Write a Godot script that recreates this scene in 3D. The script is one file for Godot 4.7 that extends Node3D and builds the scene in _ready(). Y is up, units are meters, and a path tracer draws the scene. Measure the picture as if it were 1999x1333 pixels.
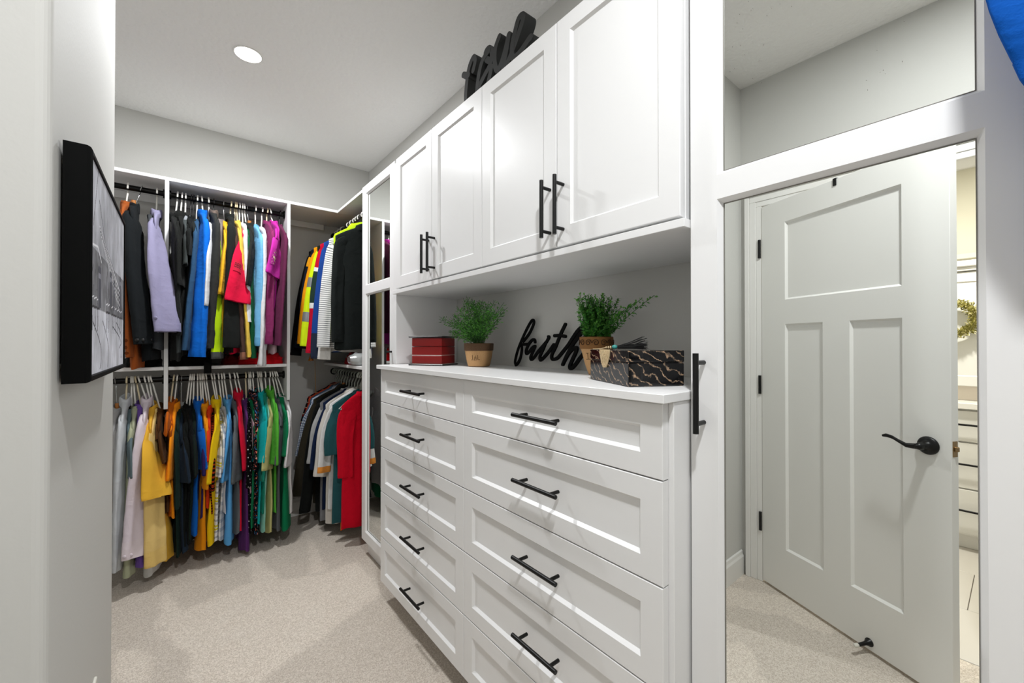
extends Node3D
# A walk-in closet: camera, lights and exposure first, then the room, the built-ins, the clothes and the small things.

var M := {}
var taken := {}
var rng := RandomNumberGenerator.new()
var wob := FastNoiseLite.new()

# ---------------------------------------------------------------- mesh building
class MB:
	var v := PackedVector3Array()
	var n := PackedVector3Array()
	var t := PackedVector2Array()
	var c := PackedColorArray()
	var ix := PackedInt32Array()
	func poly(p: Array, out: Vector3) -> void:
		var nn := Vector3.ZERO
		for k in p.size():
			var a: Vector3 = p[k]
			var b: Vector3 = p[(k + 1) % p.size()]
			nn += Vector3((a.y - b.y) * (a.z + b.z), (a.z - b.z) * (a.x + b.x), (a.x - b.x) * (a.y + b.y))
		if nn.length() < 1e-14:
			return
		nn = nn.normalized()
		var q := p.duplicate()
		if nn.dot(out) < 0.0:
			q.reverse()
			nn = -nn
		var s := v.size()
		var ab := nn.abs()
		for a in q:
			v.append(a)
			n.append(nn)
			t.append(Vector2(a.z, a.y) if ab.x >= ab.y and ab.x >= ab.z else (Vector2(a.x, a.z) if ab.y >= ab.z else Vector2(a.x, a.y)))
		for k in range(1, q.size() - 1):
			ix.append_array([s, s + k + 1, s + k])
	func box(m: Vector3, s: Vector3, ch := 0.0015, bs := Basis()) -> void:
		var h := s * 0.5
		ch = minf(ch, minf(h.x, minf(h.y, h.z)) * 0.9)
		var at := func(k: int, sg: Vector3) -> Vector3:
			var r := Vector3(sg.x * (h.x - ch), sg.y * (h.y - ch), sg.z * (h.z - ch))
			r[k] = sg[k] * h[k]
			return m + bs * r
		for k in 3:
			var a := (k + 1) % 3
			var b := (k + 2) % 3
			for sk in [-1.0, 1.0]:
				var f := []
				for q in [[-1, -1], [1, -1], [1, 1], [-1, 1]]:
					var sg := Vector3.ZERO
					sg[k] = sk
					sg[a] = q[0]
					sg[b] = q[1]
					f.append(at.call(k, sg))
				var o := Vector3.ZERO
				o[k] = sk
				poly(f, bs * o)
				for sa in [-1.0, 1.0]:
					var e := []
					for q in [[k, -1.0], [k, 1.0], [a, 1.0], [a, -1.0]]:
						var sg := Vector3.ZERO
						sg[k] = sk
						sg[a] = sa
						sg[b] = q[1]
						e.append(at.call(q[0], sg))
					var oo := Vector3.ZERO
					oo[k] = sk
					oo[a] = sa
					poly(e, bs * oo)
		for sx in [-1.0, 1.0]:
			for sy in [-1.0, 1.0]:
				for sz in [-1.0, 1.0]:
					var sg := Vector3(sx, sy, sz)
					poly([at.call(0, sg), at.call(1, sg), at.call(2, sg)], bs * sg)
	func span(a: Vector3, b: Vector3, ch := 0.0015) -> void:
		box((a + b) * 0.5, (b - a).abs(), ch)
	# rows of points, each row a closed ring (closed) or an open strip
	func loft(rows: Array, closed := true, cap := 0, uvs := Vector2(1, 1), tint := []) -> void:
		var w: int = rows[0].size()
		var hh := rows.size()
		var cols := w + 1 if closed else w
		var s := v.size()
		var mid := Vector3.ZERO
		for r in rows:
			for p in r:
				mid += p
		mid /= float(w * hh)
		var acc := PackedVector3Array()
		acc.resize(w * hh)
		var sgn := 0.0
		for j in hh - 1:
			var cj := Vector3.ZERO
			for p in rows[j]:
				cj += p
			cj /= float(w)
			for k in (w if closed else w - 1):
				var k2 := (k + 1) % w
				var a: Vector3 = rows[j][k]
				var b: Vector3 = rows[j][k2]
				var c2: Vector3 = rows[j + 1][k2]
				var d: Vector3 = rows[j + 1][k]
				var f := (c2 - a).cross(d - b)
				acc[j * w + k] += f
				acc[j * w + k2] += f
				acc[(j + 1) * w + k2] += f
				acc[(j + 1) * w + k] += f
				sgn += f.dot((a + c2) * 0.5 - (cj if closed else mid))
		var flip := sgn < 0.0
		var run := 0.0
		for j in hh:
			if j > 0:
				run += (rows[j][0] - rows[j - 1][0]).length()
			var round_ := 0.0
			for k in cols:
				var kk := k % w
				var nn := acc[j * w + kk].normalized()
				if k > 0:
					round_ += (rows[j][kk] - rows[j][(k - 1) % w]).length()
				v.append(rows[j][kk])
				n.append(-nn if flip else nn)
				t.append(Vector2(round_ * uvs.x, run * uvs.y))
				if tint.size() > 0:
					c.append(tint[j])
		for j in hh - 1:
			for k in cols - 1:
				var a := s + j * cols + k
				var b := a + 1
				var d := a + cols
				var e := d + 1
				if flip:
					ix.append_array([a, b, e, a, e, d])
				else:
					ix.append_array([a, e, b, a, d, e])
		if tint.is_empty():
			if cap & 1:
				var o: Vector3 = rows[0][0] - rows[1][0]
				poly(Array(rows[0]), o)
			if cap & 2:
				poly(Array(rows[-1]), rows[-1][0] - rows[-2][0])
	func tube(path: Array, r: float, seg := 8, cap := true) -> void:
		var rows := []
		var side := Vector3.ZERO
		for k in path.size():
			var tg: Vector3 = (path[mini(k + 1, path.size() - 1)] - path[maxi(k - 1, 0)]).normalized()
			if side == Vector3.ZERO:
				side = tg.cross(Vector3.UP if absf(tg.y) < 0.9 else Vector3.RIGHT).normalized()
			side = (side - tg * side.dot(tg)).normalized()
			var up := tg.cross(side)
			var row := PackedVector3Array()
			for q in seg:
				var an := TAU * q / seg
				row.append(path[k] + (side * cos(an) + up * sin(an)) * r)
			rows.append(row)
		loft(rows, true, 3 if cap else 0)
	func lathe(prof: Array, seg := 24, xf := Transform3D(), cap := 3) -> void:
		var rows := []
		for p in prof:
			var row := PackedVector3Array()
			for q in seg:
				var an := TAU * q / seg
				row.append(xf * Vector3(p.x * cos(an), p.y, p.x * sin(an)))
			rows.append(row)
		loft(rows, true, cap)
	# a flat bar of varying width along a curve in the plane of xf, drawn like a brush stroke with round ends
	func stroke(pts: Array, half: float, depth: float, xf: Transform3D, rise := 0.0008) -> void:
		var path := []
		for k in pts.size() - 1:
			var p0: Vector2 = pts[maxi(k - 1, 0)]
			var p1: Vector2 = pts[k]
			var p2: Vector2 = pts[k + 1]
			var p3: Vector2 = pts[mini(k + 2, pts.size() - 1)]
			for q in 6:
				path.append(p1.cubic_interpolate(p2, p0, p3, q / 6.0))
		path.append(pts[-1])
		var le := []
		var ri := []
		for k in path.size():
			var tg: Vector2 = (path[mini(k + 1, path.size() - 1)] - path[maxi(k - 1, 0)]).normalized()
			var nm := Vector2(-tg.y, tg.x) * half
			le.append(path[k] + nm)
			ri.append(path[k] - nm)
		var zf := xf.basis.z.normalized()
		var up := func(p: Vector2, z: float) -> Vector3: return xf * Vector3(p.x, p.y, z)
		var last := float(path.size() - 1)
		for k in path.size() - 1:
			var f0 := depth + rise * k / last
			var f1 := depth + rise * (k + 1) / last
			poly([up.call(le[k], f0), up.call(le[k + 1], f1), up.call(ri[k + 1], f1), up.call(ri[k], f0)], zf)
			poly([up.call(le[k], 0.0), up.call(le[k + 1], 0.0), up.call(ri[k + 1], 0.0), up.call(ri[k], 0.0)], -zf)
			poly([up.call(le[k], 0.0), up.call(le[k + 1], 0.0), up.call(le[k + 1], f1), up.call(le[k], f0)], up.call(le[k], 0.0) - up.call(ri[k], 0.0))
			poly([up.call(ri[k], 0.0), up.call(ri[k + 1], 0.0), up.call(ri[k + 1], f1), up.call(ri[k], f0)], up.call(ri[k], 0.0) - up.call(le[k], 0.0))
		for q in 2:
			var e: Vector2 = path[0] if q == 0 else path[-1]
			var nb: Vector2 = path[1] if q == 0 else path[-2]
			var dep := depth + (0.0 if q == 0 else rise)
			var away := (e - nb).angle()
			var fr := []
			var bk := []
			for j in 9:
				var p := e + Vector2.from_angle(away - PI / 2 + PI * j / 8.0) * half
				fr.append(up.call(p, dep))
				bk.append(up.call(p, 0.0))
			poly(fr, zf)
			poly(bk, -zf)
			for j in 8:
				poly([bk[j], bk[j + 1], fr[j + 1], fr[j]], bk[j] - up.call(e, 0.0))
	func leaf(a: Vector3, dir: Vector3, up: Vector3, ln: float, wd: float) -> void:
		var sd := dir.cross(up).normalized() * wd * 0.5
		var m := a + dir * ln * 0.5 + up.normalized() * ln * 0.06
		var e := a + dir * ln
		poly([a, m - sd, m + up.normalized() * -0.12 * wd], up)
		poly([m - sd, e, m + up.normalized() * -0.12 * wd], up)
		poly([a, m + up.normalized() * -0.12 * wd, m + sd], up)
		poly([m + sd, m + up.normalized() * -0.12 * wd, e], up)
	func mesh() -> ArrayMesh:
		var a := []
		a.resize(Mesh.ARRAY_MAX)
		a[Mesh.ARRAY_VERTEX] = v
		a[Mesh.ARRAY_NORMAL] = n
		a[Mesh.ARRAY_TEX_UV] = t
		if c.size() == v.size():
			a[Mesh.ARRAY_COLOR] = c
		a[Mesh.ARRAY_INDEX] = ix
		var m := ArrayMesh.new()
		m.add_surface_from_arrays(Mesh.PRIMITIVE_TRIANGLES, a)
		return m

# ---------------------------------------------------------------- scene tree helpers
func numbered(called: String, under: Node) -> String:
	var key := str(under.get_instance_id()) + called
	taken[key] = taken.get(key, -1) + 1
	return called if taken[key] == 0 else "%s_%03d" % [called, taken[key]]

func put(called: String, mb, mat: Material, under: Node = self, at := Vector3.ZERO) -> MeshInstance3D:
	var o := MeshInstance3D.new()
	o.name = numbered(called, under)
	o.mesh = mb.mesh() if mb is MB else mb
	o.material_override = mat
	o.position = at
	under.add_child(o, true)
	return o

func tag(o: Node, label: String, category: String, group := "") -> Node:
	o.set_meta("label", label)
	o.set_meta("category", category)
	if group != "":
		o.set_meta("group", group)
	return o

func thing(called: String, label: String, category: String, at := Vector3.ZERO, turn := 0.0, group := "") -> Node3D:
	var o := Node3D.new()
	o.name = numbered(called, self)
	add_child(o, true)
	o.position = at
	o.rotation.y = turn
	tag(o, label, category, group)
	return o

func struct(called: String, mb, mat: Material, under: Node = self) -> MeshInstance3D:
	var o := put(called, mb, mat, under)
	if under == self:
		o.set_meta("kind", "structure")
	return o

func slab(called: String, a: Vector3, b: Vector3, mat: Material, ch := 0.001) -> MeshInstance3D:
	var mb := MB.new()
	mb.span(a, b, ch)
	return struct(called, mb, mat)

func piece(called: String, a: Vector3, b: Vector3, mat: Material, under: Node, ch := 0.0015) -> MeshInstance3D:
	var mb := MB.new()
	mb.span(a, b, ch)
	return put(called, mb, mat, under)

# ---------------------------------------------------------------- materials
func mat(name_: String, col: Color, rough := 0.6, metal := 0.0) -> StandardMaterial3D:
	var m := StandardMaterial3D.new()
	m.resource_name = name_
	m.albedo_color = col
	m.roughness = rough
	m.metallic = metal
	M[name_] = m
	return m

func grain(freq: float, size := 256, kind := FastNoiseLite.TYPE_SIMPLEX_SMOOTH, bump := 4.0) -> NoiseTexture2D:
	var f := FastNoiseLite.new()
	f.seed = 7
	f.noise_type = kind
	f.frequency = freq
	f.fractal_octaves = 3
	var x := NoiseTexture2D.new()
	x.width = size
	x.height = size
	x.seamless = true
	x.noise = f
	x.as_normal_map = true
	x.bump_strength = bump
	return x

func creases() -> NoiseTexture2D:
	var x := grain(0.009, 512, FastNoiseLite.TYPE_SIMPLEX_SMOOTH, 7.0)
	var f: FastNoiseLite = x.noise
	f.fractal_type = FastNoiseLite.FRACTAL_RIDGED
	f.fractal_octaves = 4
	f.fractal_gain = 0.45
	f.domain_warp_enabled = true
	f.domain_warp_amplitude = 35.0
	f.domain_warp_frequency = 0.006
	return x

func rough_skin(m: StandardMaterial3D, tex: Texture2D, per_metre: float, amount: float) -> void:
	m.normal_enabled = true
	m.normal_texture = tex
	m.normal_scale = amount
	m.uv1_triplanar = true
	m.uv1_scale = Vector3.ONE * per_metre

func cloth(col: Color, sheen := 0.15) -> StandardMaterial3D:
	var key := "cloth_" + col.to_html(false)
	if M.has(key):
		return M[key]
	var m := mat(key, col, 0.92)
	m.metallic_specular = 0.25
	m.rim_enabled = true
	m.rim = sheen
	m.cull_mode = BaseMaterial3D.CULL_DISABLED
	rough_skin(m, M["weave"], 3.0, 0.42)
	return m

# cloth with a printed or woven pattern, drawn into a small image that repeats every `size` metres
func patterned(key: String, size: Vector2, px: Vector2i, fn: Callable) -> StandardMaterial3D:
	if M.has(key):
		return M[key]
	var im := Image.create(px.x, px.y, false, Image.FORMAT_RGB8)
	for y in px.y:
		for x in px.x:
			im.set_pixel(x, y, fn.call(float(x) / px.x, float(y) / px.y))
	var m := mat(key, Color.WHITE, 0.92)
	m.albedo_texture = ImageTexture.create_from_image(im)
	m.uv1_scale = Vector3(1.0 / size.x, 1.0 / size.y, 1)
	m.metallic_specular = 0.25
	m.cull_mode = BaseMaterial3D.CULL_DISABLED
	return m

func make_materials() -> void:
	M["weave"] = creases()
	M["orange_peel"] = grain(0.06, 256, FastNoiseLite.TYPE_SIMPLEX_SMOOTH, 3.0)
	mat("cabinet_white", Color(0.915, 0.915, 0.913), 0.36)
	mat("shelf_white", Color(0.925, 0.925, 0.922), 0.42)
	mat("wall_paint", Color(0.79, 0.787, 0.77), 0.75)
	rough_skin(M["wall_paint"], M["orange_peel"], 5.0, 0.06)
	mat("ceiling_paint", Color(0.92, 0.915, 0.905), 0.9)
	rough_skin(M["ceiling_paint"], M["orange_peel"], 2.0, 0.5)
	mat("trim_white", Color(0.9, 0.895, 0.88), 0.4)
	mat("door_paint", Color(0.92, 0.917, 0.9), 0.4)
	mat("black_metal", Color(0.035, 0.036, 0.035), 0.38, 0.3)
	mat("rod_metal", Color(0.05, 0.047, 0.042), 0.3, 0.7)
	mat("toe_dark", Color(0.75, 0.74, 0.72), 0.6)
	mat("mirror", Color(0.93, 0.94, 0.93), 0.0, 1.0)
	mat("gasket", Color(0.5, 0.49, 0.46), 0.6)
	mat("frame_black", Color(0.012, 0.014, 0.013), 0.6).metallic_specular = 0.2
	mat("sign_black", Color(0.018, 0.02, 0.019), 0.65).metallic_specular = 0.25
	mat("love_grey", Color(0.1, 0.105, 0.1), 0.75)
	mat("brass", Color(0.62, 0.52, 0.38), 0.35, 0.9)
	mat("chrome", Color(0.75, 0.75, 0.75), 0.2, 1.0)
	mat("hanger_white", Color(0.9, 0.89, 0.86), 0.4)
	mat("hanger_cream", Color(0.86, 0.8, 0.66), 0.45)
	mat("hanger_grey", Color(0.62, 0.64, 0.6), 0.45)
	mat("hanger_black", Color(0.06, 0.055, 0.05), 0.4)
	mat("hanger_wood", Color(0.72, 0.46, 0.22), 0.45)
	mat("tile", Color(0.83, 0.81, 0.78), 0.3)
	mat("cream_wall", Color(0.87, 0.855, 0.79), 0.8)
	mat("stone_top", Color(0.93, 0.92, 0.9), 0.25)
	mat("stone_splash", Color(0.84, 0.8, 0.75), 0.3)
	mat("rubber_white", Color(0.85, 0.84, 0.8), 0.6)
	mat("pot_clay", Color(0.78, 0.61, 0.42), 0.85)
	rough_skin(M["pot_clay"], M["orange_peel"], 9.0, 0.8)
	mat("pot_rim", Color(0.36, 0.26, 0.17), 0.85)
	rough_skin(M["pot_rim"], M["orange_peel"], 12.0, 1.2)
	mat("pot_rim_tan", Color(0.55, 0.38, 0.2), 0.85)
	rough_skin(M["pot_rim_tan"], M["orange_peel"], 12.0, 0.8)
	mat("pot_ink", Color(0.27, 0.17, 0.08), 0.9)
	mat("soil", Color(0.12, 0.09, 0.06), 1.0)
	mat("lacquer_red", Color(0.5, 0.035, 0.03), 0.3)
	mat("lacquer_dark", Color(0.05, 0.03, 0.03), 0.3)
	mat("bare_edge", Color(0.87, 0.82, 0.78), 0.5)
	mat("turquoise", Color(0.25, 0.6, 0.58), 0.3)
	mat("filigree", Color(0.83, 0.74, 0.58), 0.5)
	mat("tassel", Color(0.03, 0.03, 0.028), 0.7)
	for g in [["leaf_dill", Color(0.33, 0.6, 0.2)], ["leaf_dill_dark", Color(0.18, 0.38, 0.13)], ["leaf_box", Color(0.25, 0.53, 0.19)], ["leaf_box_light", Color(0.4, 0.66, 0.26)], ["leaf_wreath", Color(0.55, 0.52, 0.24)], ["leaf_wreath_pale", Color(0.88, 0.84, 0.62)]]:
		var m := mat(g[0], g[1], 0.55)
		m.cull_mode = BaseMaterial3D.CULL_DISABLED
		m.backlight_enabled = true
		m.backlight = Color(0.12, 0.2, 0.06)
	var glow := mat("lamp_face", Color(1, 1, 1), 0.5)
	glow.emission_enabled = true
	glow.emission = Color(1.0, 0.97, 0.92)
	glow.emission_energy_multiplier = 6.0
	var film := mat("plastic_film", Color(0.85, 0.87, 0.87, 0.35), 0.12)
	film.transparency = BaseMaterial3D.TRANSPARENCY_ALPHA
	film.cull_mode = BaseMaterial3D.CULL_DISABLED
	var amber := mat("amber_plastic", Color(0.75, 0.42, 0.04, 0.8), 0.15)
	amber.transparency = BaseMaterial3D.TRANSPARENCY_ALPHA
	mat("gold_cord", Color(0.6, 0.42, 0.08), 0.5)
	make_carpet()
	make_veined()

func make_carpet() -> void:
	var sz := 512
	var cell := FastNoiseLite.new()
	cell.seed = 3
	cell.noise_type = FastNoiseLite.TYPE_CELLULAR
	cell.cellular_return_type = FastNoiseLite.RETURN_CELL_VALUE
	cell.frequency = 0.24
	var fine := FastNoiseLite.new()
	fine.seed = 11
	fine.frequency = 0.35
	var im := Image.create(sz, sz, false, Image.FORMAT_RGB8)
	var hi := Image.create(sz, sz, false, Image.FORMAT_RGB8)
	for y in sz:
		for x in sz:
			var a := cell.get_noise_2d(x, y) * 0.5 + 0.5
			var b := fine.get_noise_2d(x, y)
			var k := clampf(0.5 + (a - 0.5) * 0.75 + b * 0.45, 0.0, 1.0)
			im.set_pixel(x, y, Color(0.72, 0.675, 0.63).lerp(Color(1.0, 0.975, 0.945), smoothstep(-0.1, 0.95, k)))
			hi.set_pixel(x, y, Color(k, k, k))
	var m := mat("carpet", Color(0.955, 0.945, 0.93), 1.0)
	m.albedo_texture = ImageTexture.create_from_image(im)
	m.metallic_specular = 0.1
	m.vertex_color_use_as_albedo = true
	hi.bump_map_to_normal_map(2.0)
	m.normal_enabled = true
	m.normal_texture = ImageTexture.create_from_image(hi)
	m.normal_scale = 0.8
	m.uv1_triplanar = true
	m.uv1_world_triplanar = true
	m.uv1_scale = Vector3.ONE * 2.2

func make_veined() -> void:
	var f := FastNoiseLite.new()
	f.seed = 21
	f.frequency = 0.01
	var g := FastNoiseLite.new()
	g.seed = 5
	g.frequency = 0.05
	var w := 512
	var im := Image.create(w, w, false, Image.FORMAT_RGB8)
	for y in w:
		for x in w:
			var s := x * 0.55 + y * 0.95 + f.get_noise_2d(x * 0.6, y * 0.6) * 42.0 + g.get_noise_2d(x, y) * 7.0
			var d := absf(fposmod(s / 66.0, 1.0) - 0.5) * 2.0
			var lot := clampf(0.5 + f.get_noise_2d(x * 0.6 + 300, y * 0.6) * 1.6, 0.0, 1.0)
			var k := smoothstep(0.2 + 0.2 * lot, 0.07, d) * (0.35 + 0.65 * clampf(0.6 + g.get_noise_2d(y * 0.5, x * 0.5), 0.0, 1.0))
			var base := Color(0.022, 0.022, 0.026).lerp(Color(0.07, 0.07, 0.085), clampf(g.get_noise_2d(x, y) + 0.3, 0.0, 1.0))
			im.set_pixel(x, y, base.lerp(Color(0.72, 0.6, 0.48), k))
	var m := mat("veined_black", Color.WHITE, 0.1)
	m.albedo_texture = ImageTexture.create_from_image(im)
	m.uv1_scale = Vector3(5.5, 5.5, 1)

# ---------------------------------------------------------------- the scene
func _ready() -> void:
	rng.seed = 41
	wob.seed = 9
	wob.frequency = 7.0
	wob.fractal_octaves = 2
	var cam := Camera3D.new()
	cam.name = "camera"
	cam.fov = 79.338
	cam.near = 0.02
	cam.position = Vector3(0, 1.29, 0)
	cam.rotation_degrees = Vector3(0.387, -38.972, 0)
	cam.current = true
	add_child(cam)
	var we := WorldEnvironment.new()
	we.name = "world_environment"
	var env := Environment.new()
	env.background_mode = Environment.BG_COLOR
	env.background_color = Color(0.02, 0.02, 0.02)
	env.tonemap_mode = Environment.TONE_MAPPER_LINEAR
	env.tonemap_exposure = EXPOSURE
	env.sdfgi_enabled = true
	env.ssao_enabled = true
	env.ssil_enabled = true
	we.environment = env
	add_child(we)
	make_materials()
	downlight(Vector3(0.263, 2.743, -2.427), 0.9, "round recessed ceiling light glowing above the hanging clothes", Color(0.985, 0.992, 1.0))
	downlight(Vector3(0.15, 2.743, 0.06), 1.1, "round recessed ceiling light above the closet doorway", Color(0.985, 0.992, 1.0))
	downlight(Vector3(-1.45, 2.55, -0.25), 1.5, "round recessed ceiling light in the bathroom", Color(1.0, 0.98, 0.94))
	room()
	doorway()
	bathroom()
	towers()
	uppers()
	dresser()
	shelving()
	left_wall_things()
	counter_things()
	love_sign()
	clothes()
	shelf_things()

const EXPOSURE := 2.88

func downlight(at: Vector3, energy: float, label: String, col: Color) -> void:
	var o := thing("ceiling_light", label, "ceiling light", at)
	var ring := MB.new()
	ring.lathe([Vector2(0.0575, -0.001), Vector2(0.0575, -0.005), Vector2(0.062, -0.005), Vector2(0.064, -0.001), Vector2(0.064, 0.0)], 40, Transform3D(), 0)
	put("trim_ring", ring, M["trim_white"], o)
	var face := MB.new()
	face.lathe([Vector2(0.0005, -0.0055), Vector2(0.057, -0.0045), Vector2(0.057, -0.001), Vector2(0.0005, -0.001)], 40)
	put("diffuser", face, M["lamp_face"], o)
	var l := AreaLight3D.new()
	l.name = "light"
	l.area_size = Vector2(0.1, 0.1)
	l.area_range = 12.0
	l.area_attenuation = 2.0
	l.light_energy = energy
	l.light_color = col
	l.shadow_enabled = true
	l.position = Vector3(0, -0.012, 0)
	l.rotation_degrees = Vector3(-90, 0, 0)
	o.add_child(l)

func prism(mb: MB, ring: Array, y0: float, y1: float) -> void:
	var a := PackedVector3Array()
	var b := PackedVector3Array()
	for p in ring:
		a.append(Vector3(p.x, y0, p.y))
		b.append(Vector3(p.x, y1, p.y))
	for k in ring.size():
		var q := (k + 1) % ring.size()
		var mid := Vector2.ZERO
		for p in ring:
			mid += p
		mid /= ring.size()
		var m: Vector2 = (ring[k] + ring[q]) * 0.5 - mid
		poly_out(mb, [a[k], a[q], b[q], b[k]], Vector3(m.x, 0, m.y))
	mb.poly(Array(a), Vector3.DOWN)
	mb.poly(Array(b), Vector3.UP)

func poly_out(mb: MB, p: Array, o: Vector3) -> void:
	mb.poly(p, o)

func room() -> void:
	var W: Material = M["wall_paint"]
	# carpet: a grid whose colours are the lie of the pile, brushed by the vacuum cleaner
	var mb := MB.new()
	var nap := FastNoiseLite.new()
	nap.seed = 17
	nap.frequency = 1.5
	var soft := FastNoiseLite.new()
	soft.seed = 29
	soft.frequency = 4.0
	var nx := 140
	var nz := 350
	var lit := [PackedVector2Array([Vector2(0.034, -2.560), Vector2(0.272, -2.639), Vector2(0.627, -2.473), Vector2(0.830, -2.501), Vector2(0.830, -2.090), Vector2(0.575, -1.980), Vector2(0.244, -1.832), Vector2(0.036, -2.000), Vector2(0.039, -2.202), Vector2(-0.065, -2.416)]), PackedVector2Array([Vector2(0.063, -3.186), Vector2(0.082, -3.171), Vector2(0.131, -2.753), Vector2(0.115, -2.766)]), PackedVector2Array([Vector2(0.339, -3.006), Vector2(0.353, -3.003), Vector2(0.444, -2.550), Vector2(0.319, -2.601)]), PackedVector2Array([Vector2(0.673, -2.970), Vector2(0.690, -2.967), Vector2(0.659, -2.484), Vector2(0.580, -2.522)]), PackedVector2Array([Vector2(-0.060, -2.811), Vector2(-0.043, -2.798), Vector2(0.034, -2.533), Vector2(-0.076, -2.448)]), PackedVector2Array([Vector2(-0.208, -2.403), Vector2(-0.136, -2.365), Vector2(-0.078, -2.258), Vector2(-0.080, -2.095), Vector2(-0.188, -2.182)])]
	var x0 := -0.72
	var x1 := 1.3
	var z0 := -3.5
	var z1 := 1.4
	for j in nz + 1:
		for i in nx + 1:
			var x := lerpf(x0, x1, float(i) / nx)
			var z := lerpf(z0, z1, float(j) / nz)
			var lane := floorf((x * 0.9 + z * 0.42) / 0.33 + nap.get_noise_2d(x, z) * 0.8)
			var fan := fposmod(lane * 0.618 + floorf(z / 0.9 + nap.get_noise_2d(z, x)) * 0.37, 1.0)
			var k := 0.87 + 0.13 * smoothstep(0.45, 0.55, fan)
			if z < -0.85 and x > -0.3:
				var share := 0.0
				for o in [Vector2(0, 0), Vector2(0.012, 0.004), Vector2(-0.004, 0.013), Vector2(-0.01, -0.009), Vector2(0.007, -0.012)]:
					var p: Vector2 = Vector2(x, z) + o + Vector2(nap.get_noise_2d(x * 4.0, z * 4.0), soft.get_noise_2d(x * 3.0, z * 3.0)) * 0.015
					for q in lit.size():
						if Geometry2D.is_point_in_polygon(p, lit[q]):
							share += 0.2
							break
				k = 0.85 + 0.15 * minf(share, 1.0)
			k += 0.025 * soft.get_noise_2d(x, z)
			mb.v.append(Vector3(x, 0, z))
			mb.n.append(Vector3.UP)
			mb.t.append(Vector2(x, z))
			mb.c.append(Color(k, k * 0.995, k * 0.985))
	for j in nz:
		for i in nx:
			var a := j * (nx + 1) + i
			mb.ix.append_array([a, a + 1, a + nx + 2, a, a + nx + 2, a + nx + 1])
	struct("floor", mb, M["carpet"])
	slab("floor", Vector3(-0.72, -0.12, -3.6), Vector3(1.4, -0.004, 1.5), M["toe_dark"])
	slab("ceiling", Vector3(-0.84, 2.743, -3.6), Vector3(1.4, 2.9, 1.5), M["ceiling_paint"])
	slab("wall_back", Vector3(-0.84, 0, -3.57), Vector3(1.4, 2.743, -3.451), W)
	slab("wall_right", Vector3(1.239, 0, -3.451), Vector3(1.37, 2.743, 1.35), W)
	slab("wall_front", Vector3(-0.84, 0, 1.35), Vector3(1.4, 2.743, 1.47), W)
	var pier := MB.new()
	var ring := [Vector2(-0.71, -1.86), Vector2(-0.71, -1.0)]
	var r := 0.018
	for k in 7:
		var an := PI / 2 - k * PI / 12
		ring.append(Vector2(-0.165 - r + r * cos(an), -1.0 - r + r * sin(an)))
	for k in 7:
		var an := -k * PI / 12
		ring.append(Vector2(-0.165 - r + r * cos(an), -1.86 + r + r * sin(an)))
	prism(pier, ring, 0, 2.743)
	struct("wall_left", pier, W)
	var dw := MB.new()
	dw.span(Vector3(-0.83, 0, -3.451), Vector3(-0.71, 2.743, -0.912), 0.0005)
	dw.span(Vector3(-0.83, 2.064, -0.912), Vector3(-0.71, 2.743, -0.058), 0.0005)
	dw.span(Vector3(-0.83, 0, -0.058), Vector3(-0.71, 2.743, 1.35), 0.0005)
	struct("wall_side", dw, W)
	# skirting
	baseboard("baseboard_left", Vector3(-0.7, 0, -1.0), Vector3(-0.15, 0, -1.0), Vector3(0, 0, 1))
	baseboard("baseboard_side", Vector3(-0.71, 0, 0.03), Vector3(-0.71, 0, 1.35), Vector3(1, 0, 0))
	baseboard("baseboard_back", Vector3(-0.7, 0, -3.451), Vector3(0.9, 0, -3.451), Vector3(0, 0, 1))

func baseboard(called: String, a: Vector3, b: Vector3, out: Vector3) -> void:
	var mb := MB.new()
	var prof := [Vector2(0.0005, 0), Vector2(0.014, 0), Vector2(0.014, 0.1), Vector2(0.009, 0.112), Vector2(0.007, 0.128), Vector2(0.0005, 0.133)]
	for k in prof.size() - 1:
		var p: Vector2 = prof[k]
		var q: Vector2 = prof[k + 1]
		mb.poly([a + out * p.x + Vector3.UP * p.y, b + out * p.x + Vector3.UP * p.y, b + out * q.x + Vector3.UP * q.y, a + out * q.x + Vector3.UP * q.y], out + Vector3.UP * 0.3)
	for e in [a, b]:
		var cap := []
		for p in prof:
			cap.append(e + out * p.x + Vector3.UP * p.y)
		mb.poly(cap, (e - (a + b) * 0.5))
	struct(called, mb, M["trim_white"])

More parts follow.
